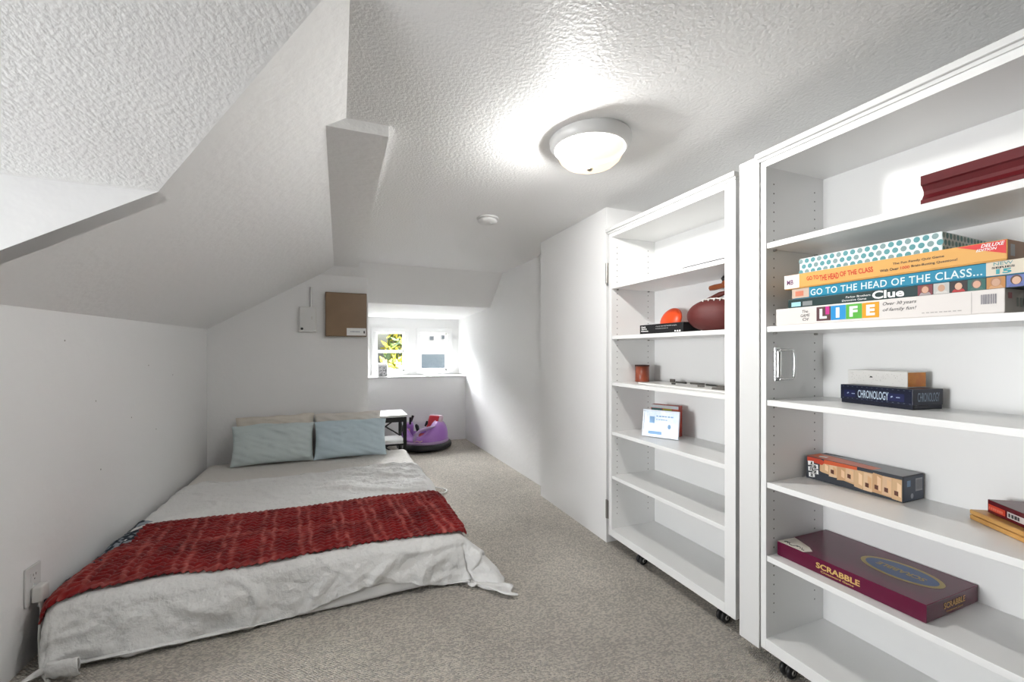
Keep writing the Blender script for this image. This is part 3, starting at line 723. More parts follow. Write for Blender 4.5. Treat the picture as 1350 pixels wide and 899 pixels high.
# football
FB = mat('football_leather', (.105, .018, .016), .5, .4, bump=(420, .5, .002)); LACE = mat('white_lace', (.80, .78, .74), .7)
fo = thing('football', 'dark maroon football with white laces lying on the shelf', 'ball', (1.50, 1.375, 1.1635))
R_ = .070; LH = .116
Mf = Matrix.Translation((1.500, 1.378, 1.1635+R_)) @ Matrix.Rotation(math.radians(24), 4, 'Z') @ Matrix.Rotation(math.radians(90), 4, 'X')
pf = []
for k in range(29):
    a = -1+2*k/28; r_ = R_*max(0.0, 1-abs(a)**2.4)**.58; pf.append((max(r_, .0004), a*LH))
MB().lathe(pf, Mf, 36).build('leather_body', FB, fo)
la = MB(); up_ = Vector((0, 0, 1))
def onball(a, ang, lift=.0015):
    r_ = R_*max(0.0, 1-abs(a)**2.4)**.58+lift
    return Mf @ Vector((r_*math.cos(ang), r_*math.sin(ang), a*LH))
A0 = PI/2+.25
la.tube([onball(a/10, A0, .002) for a in range(-4, 8)], .003, 8)
for a in range(-3, 8, 2): la.tube([onball(a/10, A0+j*.11, .003) for j in range(-3, 4)], .0028, 8)
la.build('laces', LACE, fo)
em = MB(); 
for k in range(3): em.tube([onball(.62-.05*k, A0+.55+j*.06, .0004) for j in range(8-k)], .0014, 6)
em.build('stamp_print', mat('tan_print', (.35, .20, .14), .5), fo)
# wooden hand puppet toy: black handle, brown cross bar, standing behind the ball
BRN = mat('brown_leather', (.34, .095, .030), .45, .5)
tw = thing('wooden_toy_stand', 'brown and black upright toy standing behind the football', 'toy', (1.59, 1.40, 1.1635))
tx, ty = 1.604, 1.400
MB().tube([(tx, ty, 1.1636), (tx, ty, 1.37)], .009, 12).build('post', BLACK, tw)
MB().lathe([(0, 0), (.024, 0), (.024, .008), (0, .010)], Matrix.Translation((tx, ty, 1.1636)), 20).build('base', BRN, tw)
MB().tube([(tx-.003, ty+.100, 1.371), (tx-.002, ty+.094, 1.371), (tx-.001, ty+.07, 1.372), (tx, ty+.03, 1.374), (tx, ty, 1.376), (tx, ty-.03, 1.376)], [.004, .0115, .0135, .012, .014, .008], 14).build('cross_bar', BRN, tw)
MB().tube([(tx, ty+.004, 1.376), (tx, ty+.008, 1.388), (tx, ty+.010, 1.396)], [.018, .020, .012], 14).build('collar', BRN, tw)
MB().tube([(tx, ty+.010, 1.392), (tx, ty+.012, 1.404), (tx, ty+.008, 1.412)], [.014, .019, .015], 14).build('knob', BLACK, tw)
MB().tube([(tx-.02, ty+.105, 1.318), (tx-.02, ty+.07, 1.322), (tx-.015, ty+.03, 1.333), (tx-.008, ty+.004, 1.340)], [.003, .009, .012, .008], 12).build('strap', mat('red_brown_strap', (.16, .03, .02), .5), tw)
# leather cup
CUPM = mat('cognac_leather', (.22, .042, .018), .35, .5, vary=(18, (.30, .07, .03)))
cx, cy, czz = 1.565, 1.930, .9085
cu_ = thing('leather_dice_cup', 'brown leather dice cup on the middle shelf', 'cup', (cx, cy, czz))
MB().lathe([(0, 0), (.036, 0), (.0375, .003), (.037, .092), (.034, .092), (.034, .006), (0, .006)], Matrix.Translation((cx, cy, czz)), 36).build('cup_body', CUPM, cu_)
MB().lathe([(.0372, .086), (.0388, .086), (.0388, .0935), (.0335, .0935), (.0335, .088)], Matrix.Translation((cx, cy, czz)), 36).build('rim_band', mat('dark_leather', (.05, .014, .010), .5), cu_)
MB().lathe([(.0372, .002), (.0384, .002), (.0384, .008), (.0372, .008)], Matrix.Translation((cx, cy, czz)), 36).build('base_band', CUPM, cu_)
# white board tray with dark pieces
kb = thing('white_game_board', 'flat white board scattered with dark magnetic strips', 'board', (1.55, 1.53, .9085))
MB().rbox(1.440, 1.665, 1.236, 1.812, .9085, .9165, .002).build('board', paper('board_white', (.78, .77, .75), .35), kb)
MB().rbox(1.452, 1.655, 1.262, 1.795, .9165, .9175, .0004).build('inlay', paper('board_grey', (.55, .54, .52), .35), kb)
random.seed(21)
pcs = [(1.60, 1.735, .030, .010, .012), (1.585, 1.66, .070, .008, 0), (1.60, 1.57, .075, .008, .2), (1.59, 1.475, .07, .007, -.1), (1.57, 1.38, .085, .009, .15), (1.575, 1.30, .075, .010, -.2), (1.51, 1.46, .03, .006, .6), (1.50, 1.62, .02, .006, .3), (1.47, 1.33, .055, .012, .1), (1.52, 1.27, .02, .012, 0)]
for i, (px, py, ln, wd, a) in enumerate(pcs):
    Mp = Matrix.Translation((px, py, .9177)) @ Matrix.Rotation(a+PI/2, 4, 'Z')
    MB().rbox(-ln/2, ln/2, -wd/2, wd/2, 0, .008 if i else .016, .0015, M=Mp).build('strip', paper('strip_dark_%d' % (i % 2), (.06, .06, .055) if i % 2 else (.12, .11, .10)), kb)
# photo frame and the small box behind it
Mp = Matrix.Translation((1.455, 1.800, .6412)) @ Matrix.Rotation(math.radians(29), 4, 'Z') @ Matrix.Rotation(math.radians(10), 4, 'Y')
pf_ = thing('photo_frame', 'white tabletop frame with pale blue print', 'picture frame', (1.49, 1.72, .6375))
FRW = mat('frame_blue_white', (.74, .80, .88), .3, .5)
W_, H_ = .186, .138
fm = MB()
for (a, b, c, d) in ((0, W_, 0, .008), (0, W_, H_-.008, H_), (0, .008, .008, H_-.008), (W_-.008, W_, .008, H_-.008)): fm.rbox(0, .012, -b, -a, c, d, .002, M=Mp)
fm.build('frame', FRW, pf_)
MB().box(.004, .010, -W_+.008, -.008, .008, H_-.008, M=Mp).build('print', mat('pale_blue_print', (.56, .70, .86), .25, .5, vary=(16, (.80, .87, .93))), pf_)
R3 = Mp.to_3x3(); fx = R3 @ Vector(FX); uy = R3 @ Vector(UP)
LBL = paper('print_blue', (.22, .42, .70)); LB2 = paper('print_white', (.85, .90, .95))
for (o_, m__, r_) in (((.0035, -.030, .018), LB2, rect(.050, .020, .0, .018)), ((.0035, -.032, .014), LBL, rect(.070, .016)), ((.0035, -.022, .020), LB2, rect(.006, .10)), ((.0035, -.036, .070), LBL, rect(.026, .034)), ((.0035, -.138, .058), LBL, ell(.008, .012, 0, 0, 14))):
    decal('print_patch', m__, pf_, Mp @ Vector(o_), fx, uy, r_)
strokes(LBL, pf_, Mp @ Vector((.0030, -.070, .104)), fx, uy, .088, .006, 6)
strokes(LBL, pf_, Mp @ Vector((.0030, -.070, .088)), fx, uy, .060, .004, 5)
MB().box(.014, .018, -W_/2-.02, -W_/2+.02, .004, .09, M=Mp).build('easel_back', FRW, pf_)
Mq = Matrix.Translation((1.545, 1.835, .6378)) @ Matrix.Rotation(math.radians(24), 4, 'Z')
bx = thing('small_game_carton', 'small multicoloured carton behind the pale blue frame', 'box', (1.57, 1.77, .6375))
MB().rbox(0, .045, -.150, 0, 0, .158, .0015, M=Mq).build('carton', paper('carton_red', (.42, .05, .03)), bx)
R3 = Mq.to_3x3(); fx = R3 @ Vector(FX)
for (a, w_, c) in ((.004, .058, (.03, .14, .13)), (.066, .048, (.36, .36, .03)), (.116, .032, (.50, .09, .03))):
    decal('band_print', paper('band%d' % int(a*1000), c), bx, Mq @ Vector((0, -a, .118)), fx, UP, rect(w_, .022))
decal('band_print', paper('band_grey', (.42, .45, .46)), bx, Mq @ Vector((0, -.001, .142)), fx, UP, rect(.148, .015))
decal('band_print', paper('band_lower', (.45, .52, .60)), bx, Mq @ Vector((0, -.001, .002)), fx, UP, rect(.148, .114))

# ------------------------------------------------------------------ bed
BL, BR, BF, BH = -.895, .520, 1.985, 3.86; ZT = .200
MATT = mat('mattress_ticking', (.62, .61, .59), .8, .2, bump=(60, .3, .004))
mm = MB().rbox(BL+.01, BR-.01, BF+.01, BH, .004, ZT-.004, .045, seg=4)
mo_ = mm.build('mattress', MATT); tag(mo_, 'low mattress lying directly on the carpet under the covers', 'mattress')

def nz(x, y, z=0.0): return noise.noise(Vector((x, y, z)))
def drape(p, q, top, rad, phi_foot=84, phi_side=86, flare=None, maxout=None):
    """flat cloth point (p across, q along) laid over the mattress, falling over foot and sides"""
    dx = p-BR if p > BR else (p-BL if p < BL else 0.0)
    dy = BF-q if q < BF else 0.0
    bx_, by_ = min(max(p, BL), BR), max(q, BF)
    if dx == 0 and dy == 0: return Vector((p, q, top)), 0.0
    L = math.hypot(dx, dy); ux, uy = dx/L, -dy/L
    ang = math.degrees(math.atan2(abs(dx), dy))            # 0 straight over the foot, 90 over the side
    ph = lerp(phi_foot, phi_side, sm(20, 70, ang))
    if flare and 0 < ang < 90 and dx*flare[0] > 0:
        for (a0, v0), (a1, v1) in zip(flare[1][:-1], flare[1][1:]):
            if a0 <= ang <= a1: ph = lerp(v0, v1, sm(a0, a1, ang)); break
    ph = math.radians(ph); arc = rad*ph
    if L < arc:
        a = L/rad; out = rad*math.sin(a); dn = rad*(1-math.cos(a))
    else:
        out = rad*math.sin(ph)+(L-arc)*math.cos(ph); dn = rad*(1-math.cos(ph))+(L-arc)*math.sin(ph)
    zmax = top-.006
    if dn > zmax:
        out += (dn-zmax)*.85; dn = zmax
    return Vector((bx_+ux*out, by_+uy*out, top-dn)), L

def cloth(name, m, p0, p1, q0, q1, nu, nv, top, rad, wr, parent=None, hem=None, solid=.004, **kw):
    def fn(u, v):
        q1_ = q1
        p = lerp(p0, p1, u)
        if hem: q1_ = hem(p)
        q = lerp(q0, q1_, v)
        P, L = drape(p, q, top, rad, **kw)
        h = wr(p, q, L)
        if L == 0: P.z += h
        else:
            # push along the outward direction of the drop
            fl_ = 1-sm(.02, .06, L)
            P.z += h*fl_*.8
            if q < BF: P.y -= h*(1-fl_)
            if p > BR: P.x += h*(1-fl_)*.8
        if P.z < .008: P.z = .008+abs(h)*.6
        lim = kx(P.y)+.012
        if P.x < lim: P.x = lim
        return P
    return MB().grid(fn, nu, nv).build(name, m, parent, solid=solid)

SHEETW = mat('white_sheet_cotton', (.82, .815, .80), .85, .2, bump=(220, .2, .002))
GREYC = mat('light_grey_quilted_cotton', (.79, .787, .775), .85, .2, bump=(38, .75, .012), sheen=.1)
HEADC = mat('greige_sheet', (.74, .71, .675), .85, .2, bump=(38, .6, .010))
def w_sheet(p, q, L): return .004*nz(p*6, q*9)+.003*nz(p*17, q*17)
def hem_sheet(p): return BF-.222+.020*sm(-.2, .5, p)
sh = cloth('bed_sheet', SHEETW, BL-.02, BR+.05, BF+.5, BF-.22, 90, 60, ZT+.002, .042, w_sheet, hem=hem_sheet, solid=.002, phi_foot=85)
tag(sh, 'white bed sheet showing below the cover at the bed foot', 'sheet')
def w_head(p, q, L):
    return .006*nz(p*3+1, q*7)+.003*nz(p*11, q*15)+.004*math.exp(-((q-3.34)/.05)**2)
hd = cloth('fitted_sheet', HEADC, BL-.05, BR+.10, BH+.02, 3.20, 90, 60, ZT+.004, .04, w_head, solid=.003)
tag(hd, 'greige fitted sheet at the head of the bed under the pillows', 'sheet')
def ridge(v, k): return max(0.0, 1-abs(v)*k)
def w_cover(p, q, L):
    h = .007*nz(p*3, q*3, 2)+.005*nz(p*9, q*13, 5)+.0025*nz(p*30, q*34, 1)
    # creases fanning out near the turned-down hem and by the right edge
    h += .016*ridge(nz(p*2.0+q*3.4, q*1.3, 9), 8)*sm(2.4, 2.8, q)*sm(-.9, .3, p)
    h += .012*ridge(nz(p*1.4-q*2.4, q*4.6, 4), 7)*sm(2.3, 2.7, q)
    h += .008*ridge(nz(p*3.1+q*1.1, q*6.2, 6), 7)
    if L > 0:
        k = sm(.05, .12, L)
        h += .016*ridge(nz(p*4.5-q*2.0, q*2.5+p*2, 7), 5)*k+.012*ridge(nz(p*3.0+q*4.0, q*3.5-p, 17), 6)*k
        h += .014*nz(p*4.0, q*3, 3)*k+.008*nz(p*13, q*15, 8)*k+.004*nz(p*30, q*34, 8)*k
    return h+.004
def hem_cover(p):
    h = BF-.250+.085*math.exp(-((p-.14)/.27)**2)
    return h-.085*sm(BR-.02, BR+.12, p)-.05*(1-sm(BL-.12, BL+.05, p))
cv = cloth('coverlet', GREYC, BL-.10, BR+.24, 3.300, BF-.25, 230, 250, ZT+.012, .040, w_cover, hem=hem_cover, phi_foot=83, phi_side=88, flare=(1, ((0, 83), (9, 84), (21, 95), (34, 64), (50, 44), (72, 46), (90, 86))))
HEMP = GREYC
MB().tube([(x_, 3.296+.012*math.sin(x_*3.1)+.004*nz(x_*9, 2), ZT+.012+w_cover(x_, 3.296, 0)+.004) for x_ in [BL+.02+k*.012 for k in range(int((BR-BL-.05)/.012))]], .0032, 6).build('hem_piping', HEMP, cv)
tag(cv, 'light grey rumpled coverlet draped over the low bed', 'coverlet')

# curled hem lying on the floor at the wall side corner
def curl(u, v):
    a = v*PI*1.75; r = .030+.010*u
    x = -.890+.095*u+.010*math.sin(v*4); y = 1.845+.018*math.cos(a)*1.0-.012*u+.05*v*(1-u)
    return Vector((x, y-r*math.sin(a)*.6, .008+r*(1-math.cos(a))*.9+.006*nz(u*5, v*5)))
ch_ = MB().grid(curl, 26, 34).build('curled_hem', GREYC, cv, solid=.004)

# red knitted throw
TH = MB(); NU, NV = 420, 170; cols = []
P0, P1 = BL-.105, BR+.045
def th_edges(p):
    q0 = 2.585+.012*math.sin(p*7)+.006*nz(p*25, 1)
    q1 = 1.975+.014*math.sin(p*5+1)+.004*nz(p*30, 2)-.045*sm(BL+.10, BL-.05, p)+.035*math.exp(-((p+.62)/.14)**2)
    return q0, q1
def knit(p, q):
    tri = abs(((p/.052) % 1)-.5)*2
    row = math.sin(2*PI*(q/.030+.62*tri+.25*nz(p*6, q*6, 11)))
    col = math.sin(2*PI*p/.026+.8*row)
    return row, col
def thf(u, v):
    p = lerp(lerp(-.862, P0, sm(.2, .9, v)), P1, u); q0, q1 = th_edges(p); q = lerp(q0, q1, v)
    row, col = knit(p, q)
    P, L = drape(p, q, ZT+.026, .050, phi_foot=80, phi_side=82)
    edge = min(1, min(v, 1-v)*14)*.8+.2
    h = (.0085*(.5+.5*row)+.0035*(.5+.5*col)+.012*nz(p*5, q*6, 3)+.006*nz(p*22, q*24, 6))*edge+.003
    if L == 0: P.z += h
    else: P += Vector((.5*h if p > BR else 0, -.6*h if q < BF else 0, .7*h))
    P.y += (.010*nz(p*36, 4.0)+.006*math.sin(p*2*PI/.026))*(1-sm(0, .06, min(v, 1-v)))
    P.x += .006*nz(p*40, q*40, 1) if (u < .01 or u > .99) else 0
    lim = kx(P.y)+.010
    if P.x < lim: P.x = lim
    # yarn colour: deep reds with paired paler bands
    s1 = ((p+.10*q+.004*math.sin(q*40)) / .150) % 1
    k = max(math.exp(-((s1-.36)/.055)**2), math.exp(-((s1-.64)/.055)**2))
    s2 = ((q+.05*p) / .30) % 1
    k = max(k, .6*math.exp(-((s2-.5)/.045)**2))
    k = max(0, min(1, k*(.55+.9*nz(p*12, q*16, 4))+.35*max(0, nz(p*30, q*50, 2))))
    t_ = max(0, min(1, .5+.5*nz(p*7, q*7, 9)+.35*nz(p*34, q*34, 5)))
    dk = (.105, .004, .006); md = (.29, .014, .014); lt = (.56, .15, .125)
    base = [lerp(dk[i], md[i], t_) for i in range(3)]
    cols.append([max(0, lerp(base[i], lt[i], k*(.45+.55*t_))) for i in range(3)])
    return P
TH.grid(thf, NU, NV)
th = TH.build('knitted_throw', mat('red_chunky_knit', (.4, .03, .03), .95, .1, sheen=.2, bump=(260, .5, .003), attr='Col'), solid=.006, colors=cols)
tag(th, 'red chunky knitted throw laid across the foot of the bed', 'throw blanket')

# dark patterned fringe of another blanket between throw and wall
cols2 = []
def frf(u, v):
    p = lerp(-.985, -.850, u)+.012*nz(v*9, 3); q = lerp(2.02, 2.66, v)
    zz = ZT+.026+.016*nz(p*18, q*14, 3)+.012*abs(nz(p*40, q*40, 5))-.05*sm(.6, 0, u)
    n_ = nz(p*45, q*38, 7)
    cols2.append((.035, .045, .06) if n_ < .08 else (.30, .34, .38))
    return Vector((max(p, kx(q)+.012), q, zz))
fr_ = MB().grid(frf, 24, 130).build('patterned_blanket', mat('blue_grey_weave', (.1, .1, .1), .95, .1, attr='Col'), solid=.004, colors=cols2)
tag(fr_, 'dark blue grey patterned blanket edge between throw and wall', 'blanket')

# pillows
def pillow(label, m, cx, cy, w, h, th_, lean, rz, seed, group, zb):
    M = Matrix.Translation((cx, cy, zb)) @ Matrix.Rotation(rz, 4, 'Z') @ Matrix.Rotation(-lean, 4, 'X')
    mb = MB(); N1, N2 = 44, 30
    for s in (1, -1):
        def fn(u, v):
            a = u*2-1; b = v*2-1
            prof = max(0, (1-abs(a)**3.2))**.55*max(0, (1-abs(b)**3.0))**.55
            pin = 1-.05*(1-abs(b)**2)*abs(a)**4; pin2 = 1-.06*(1-abs(a)**2)*abs(b)**4
            x = a*w/2*pin; z = (b*pin2+1)*h/2
            d = s*(th_/2*prof+.004)
            d += (.022*nz(a*1.6+seed, b*1.6, s)+.012*nz(a*4+b*5+seed, b*2, s+2)+.006*max(0, 1-abs(nz(a*2.5+b*3+seed, b*2-a, 8))*7))*min(1, prof*2)
            z += (.016*nz(a*1.8+seed, 5)-.012*a*a)*sm(.2, 1, b)
            return M @ Vector((x, -d, z))
        f0 = len(mb.f); mb.grid(fn, N1, N2)
        if s < 0:
            for i in range(f0, len(mb.f)): mb.f[i] = mb.f[i][::-1]
    o = mb.build('pillow', m); return tag(o, label, 'pillow', group)
BLUEP = mat('pale_blue_cotton', (.60, .68, .68), .85, .2, bump=(130, .25, .003)); BLUEP2 = mat('sky_blue_cotton', (.58, .70, .76), .85, .2, bump=(130, .25, .003))
CRM = mat('cream_cotton', (.74, .69, .61), .85, .2, bump=(130, .25, .003)); CRM2 = mat('cream_white_cotton', (.78, .745, .69), .85, .2, bump=(130, .25, .003))
G2 = 'pillows at the head of the bed'
pillow('grey blue pillow with cream hem beside the knee wall', BLUEP, -.468, 3.722, .565, .315, .120, math.radians(13), .02, 1, G2, .214)
pillow('sky blue smooth pillow beside the black and white side table', BLUEP2, .092, 3.712, .555, .315, .118, math.radians(13), -.02, 7, G2, .214)
pillow('cream pillow behind the grey blue pillow', CRM, -.470, 3.885, .56, .358, .10, math.radians(6), .03, 3, G2, .212)
pillow('cream white pillow behind the sky blue pillow', CRM2, .075, 3.885, .53, .356, .10, math.radians(6), .0, 12, G2, .212)

# ------------------------------------------------------------------ wall fittings
def wallM(y, z):      # local x along +Y of the knee wall, local y up, local z into the room
    a = math.atan2(.045, 2.48)
    return Matrix.Translation((kx(y), y, z)) @ Matrix(((math.sin(a), 0, 1, 0), (1, 0, -math.sin(a), 0), (0, 1, 0, 0), (0, 0, 0, 1)))
Mo = wallM(2.010, .265)
ot = thing('wall_outlet', 'white double power outlet plate on the knee wall', 'outlet', (kx(2.01), 2.01, .20))
MB().rbox(-.038, .038, -.066, .066, .0008, .0075, .002, M=Mo).build('cover_plate', TRIMW, ot)
for s in (-1, 1):
    MB().rbox(-.017, .017, s*.027-.015, s*.027+.015, .0075, .0095, .001, M=Mo).build('socket', TRIMW, ot)
sl = MB()
for a in (-.0065, .0065): sl.box(a-.001, a+.001, .030, .038, .0095, .0099, M=Mo)
sl.box(-.002, .002, .017, .021, .0095, .0099, M=Mo); sl.build('socket_slots', INKD, ot)
MB().lathe([(.003, .0075), (.003, .0085), (0, .0087)], Mo, 12).build('screw', CHROME, ot)
pg = thing('plug_adapter', 'white plug with cable hanging down to the carpet', 'plug', (kx(2.02)+.03, 2.02, .02))
PLW = mat('plug_white', (.74, .73, .70), .4, .5)
MB().rbox(-.022, .022, -.060, -.004, .0105, .040, .006, M=Mo, seg=3).build('plug_body', PLW, pg)
c0 = Mo @ Vector((0, -.060, .026))
pts = []
ctrl = [c0, c0+Vector((.002, -.002, -.05)), Vector((-.952, 1.966, .12)), Vector((-.946, 1.955, .06)), Vector((-.915, 1.900, .014)), Vector((-.845, 1.80, .009)), Vector((-.83, 1.72, .009)), Vector((-.90, 1.62, .009))]
def catmull(c, n=10):
    out = []
    for i in range(len(c)-1):
        p0, p1, p2, p3 = c[max(i-1, 0)], c[i], c[i+1], c[min(i+2, len(c)-1)]
        for k in range(n):
            t_ = k/n
            out.append(.5*((2*p1)+(-p0+p2)*t_+(2*p0-5*p1+4*p2-p3)*t_*t_+(-p0+3*p1-3*p2+p3)*t_**3))
    return out+[c[-1]]
MB().tube(catmull(ctrl), .0048, 10).build('cable', PLW, pg)
MB().tube([c0+Vector((0, 0, .004)), c0+Vector((0, 0, -.022))], [.008, .0055], 12).build('strain_relief', PLW, pg)

# small white box with conduit and brown panel on the far wall
YF = 4.0
jb = thing('junction_box', 'small white wall box with thin conduit rising above it', 'junction box', (-.24, YF-.02, 1.24))
MB().rbox(-.308, -.178, YF-.045, YF-.001, 1.240, 1.452, .004).build('housing', mat('box_white', (.80, .79, .76), .45), jb)
MB().rbox(-.303, -.183, YF-.049, YF-.0445, 1.245, 1.446, .002).build('door', TRIMW, jb)
MB().tube([(-.219, YF-.016, 1.450), (-.219, YF-.016, 1.62)], .010, 12).build('conduit', TRIMW, jb)
MB().lathe([(.010, 0), (.010, .003), (0, .004)], Matrix.Translation((-.286, YF-.0488, 1.266)) @ Matrix.Rotation(PI/2, 4, 'X'), 16).build('knob', BLACK, jb)
MB().rbox(-.216, -.206, YF-.053, YF-.049, 1.345, 1.37, .001).build('latch', mat('latch_grey', (.62, .61, .58), .4), jb)
BRP = mat('bronze_brown_metal', (.27, .175, .10), .35, .5, 0, vary=(6, (.235, .15, .083)))
ep = thing('brown_wall_panel', 'square brown metal wall panel with white label', 'panel', (.06, YF-.04, 1.205))
MB().rbox(-.109, .225, YF-.062, YF-.001, 1.205, 1.582, .006).build('housing', mat('bronze_dark', (.20, .13, .075), .4, .5, .3), ep)
MB().rbox(-.103, .219, YF-.066, YF-.0605, 1.211, 1.576, .003).build('door', BRP, ep)
decal('label_sticker', WHITEP, ep, (.061, YF-.066, 1.214), EX, UP, rect(.158, .064), off=.0008)
strokes(paper('grey_letter', (.45, .46, .5)), ep, (.090, YF-.0668, 1.242), EX, UP, .080, .010, 8, off=.0009)
decal('label_mark', INKD, ep, (.203, YF-.0668, 1.244), EX, UP, ell(.006, .013, 0, 0, 14), off=.0006)

# ------------------------------------------------------------------ side table in the alcove
NX0, NX1, NY0, NY1, NZ = .268, .600, 4.115, 4.50, .478
nt_ = thing('side_table', 'small black side table with white top in the window alcove', 'side table', ((NX0+NX1)/2, (NY0+NY1)/2, 0))
B('table_top', TRIMW, nt_, NX0, NX1, NY0, NY1, NZ-.020, NZ, r=.003)
lt = .030
for (x, y) in ((NX0+.006, NY0+.006), (NX1-.006-lt, NY0+.006), (NX0+.006, NY1-.006-lt), (NX1-.006-lt, NY1-.006-lt)):
    B('leg', BLACKWOOD, nt_, x, x+lt, y, y+lt, .001, NZ-.0205, r=.002)
ap = MB()
ap.box(NX0+.036, NX1-.036, NY0+.012, NY0+.030, NZ-.068, NZ-.021).box(NX0+.036, NX1-.036, NY1-.030, NY1-.012, NZ-.068, NZ-.021)
ap.box(NX0+.012, NX0+.030, NY0+.036, NY1-.036, NZ-.068, NZ-.021).box(NX1-.030, NX1-.012, NY0+.036, NY1-.036, NZ-.068, NZ-.021)
ap.build('apron', BLACKWOOD, nt_)
sf = MB().box(NX0+.036, NX1-.036, NY0+.012, NY0+.026, .190, .205).box(NX0+.036, NX1-.036, NY1-.026, NY1-.012, .190, .205)
sf.build('lower_rail', BLACKWOOD, nt_)
B('lower_shelf', TRIMW, nt_, NX0+.012, NX1-.012, NY0+.010, NY1-.010, .206, .218, r=.002)
for xx in (NX0+.021, NX1-.021):
    for (za, zb2, zc, zd) in ((.225, NZ-.07, .03, .19),):
        for s in (0, 1):
            ya, yb = (NY0+.036, NY1-.036) if s == 0 else (NY1-.036, NY0+.036)
            MB().tube([(xx, ya, .228), (xx, yb, NZ-.072)], .0085, 4).build('brace', BLACKWOOD, nt_)
            MB().tube([(xx, ya, .020), (xx, yb, .186)], .0085, 4).build('brace', BLACKWOOD, nt_)
for s in (0, 1):
    xa, xb = (NX0+.036, NX1-.036) if s == 0 else (NX1-.036, NX0+.036)
    MB().tube([(xa, NY1-.021, .228), (xb, NY1-.021, NZ-.072)], .0085, 4).build('brace', BLACKWOOD, nt_)
    MB().tube([(xa, NY1-.021, .020), (xb, NY1-.021, .186)], .0085, 4).build('brace', BLACKWOOD, nt_)

# ------------------------------------------------------------------ purple ride-on bumper car
CX, CY = .880, 4.775
bc = thing('toy_bumper_car', 'purple ride-on toy bumper car with black bumper ring and red seat', 'toy car', (CX, CY, 0))
Mc = Matrix.Translation((CX, CY, 0)) @ Matrix.Rotation(math.radians(-12), 4, 'Z')      # local -X is the front
PUR = mat('purple_plastic', (.40, .17, .58), .28, .5, coat=.3); PUR2 = mat('lilac_plastic', (.47, .33, .55), .4, .5)
REDS = mat('red_seat', (.52, .012, .03), .5, .4); PINK = mat('pale_pink_plastic', (.72, .52, .62), .4, .5)
MB().lathe([(.215, .018), (.275, .016), (.298, .030), (.302, .050), (.296, .072), (.275, .084), (.215, .084), (.215, .018)], Mc, 56).build('bumper_ring', BLACK, bc)
for a in range(3):
    aa = a*2*PI/3+.4
    MB().lathe([(.004, -.012), (.020, -.012), (.022, 0), (.020, .012), (.004, .012)], Mc @ Matrix.Translation((.15*math.cos(aa), .15*math.sin(aa), .0225)) @ Matrix.Rotation(PI/2, 4, 'X'), 18).build('wheel', BLACK, bc)
MB().lathe([(0, .046), (.230, .046), (.268, .085), (.272, .098), (.262, .112), (.20, .114), (0, .114)], Mc, 48).build('chassis', PUR2, bc)
def body(u, v):          # shell: rises to the rear (+X), low entry at the front sides
    a = u*2*PI; ca = math.cos(a)
    back = sm(-.35, .95, ca); front = sm(.55, 1.0, -ca)
    ztop = .155+.155*back+.08*front
    if v < .62:
        k = v/.62; r = lerp(.262, lerp(.205, .150, back), k**2.3); z = lerp(.100, ztop, math.sin(k*PI/2))
    elif v < .74:
        k = (v-.62)/.12; r = lerp(.205, .150, back)-.022*k; z = ztop+.008*math.sin(k*PI)
    else:
        k = (v-.74)/.26; r = lerp(.183, .128, back)-.02*k; z = lerp(ztop, .118, k)
    return Mc @ Vector((r*math.cos(a), r*math.sin(a), z))
MB().grid(body, 72, 26).build('body_shell', PUR, bc)
# front console with joysticks
cn = MB()
cn.rbox(-.225, -.115, -.075, .075, .112, .290, .030, M=Mc, seg=4); cno = cn.build('console', PUR, bc)
cst = MB()
for p in (([-.228, -.040], [.04, .08]),): pass
MB().rbox(-.190, -.150, -.0775, -.0745, .150, .235, .004, M=Mc).build('sticker', mat('yellow_pink_sticker', (.80, .55, .22), .4, vary=(35, (.75, .30, .45))), cno)
for s in (-1, 1):
    sx = -.165 if s < 0 else -.110
    b0 = Mc @ Vector((-.150, s*.060, .275)); b1 = Mc @ Vector((-.135+.01*s, s*.066, .355))
    st_ = MB().tube([b0, lerp(b0, b1, .45), b1], [.010, .012, .014], 12); st_.build('joystick', BLACK, bc)
MB().tube([Mc @ Vector((-.06, -.10, .20)), Mc @ Vector((-.075, -.11, .265)), Mc @ Vector((-.085, -.112, .285))], [.018, .020, .010], 12).build('hand_grip', BLACK, bc)
# side swoosh and rear arm
MB().tube([Mc @ Vector((-.10, -.225, .118)), Mc @ Vector((-.085, -.225, .19)), Mc @ Vector((-.03, -.205, .235)), Mc @ Vector((.06, -.19, .255)), Mc @ Vector((.12, -.165, .265))], [.016, .018, .018, .016, .010], 12).build('side_trim', PUR2, bc)
MB().tube([Mc @ Vector((.015, -.150, .27)), Mc @ Vector((.03, -.158, .30)), Mc @ Vector((.035, -.155, .325))], [.010, .014, .010], 10).build('buckle', BLACK, bc)
# seat
ms = Mc @ Matrix.Translation((.085, -.060, .252)) @ Matrix.Rotation(math.radians(-36), 4, 'Z') @ Matrix.Rotation(math.radians(-26), 4, 'X')
MB().rbox(-.092, .092, .000, .060, -.06, .140, .029, M=ms, seg=5).build('seat_shell', PINK, bc)
MB().rbox(-.064, .064, -.014, .008, -.03, .118, .0105, M=ms, seg=4).build('seat_back', REDS, bc)
MB().rbox(-.06, .11, -.09, .09, .116, .150, .012, M=Mc, seg=3).build('seat_pad', REDS, bc)
# graphics
MB().tube([Mc @ Vector((.262*math.cos(a), .262*math.sin(a), .125+.006*math.sin(a*30))) for a in [(-1.95+.03*k) for k in range(12)]], .004, 6).build('star_print', mat('yellow_print', (.75, .55, .40), .4), bc)

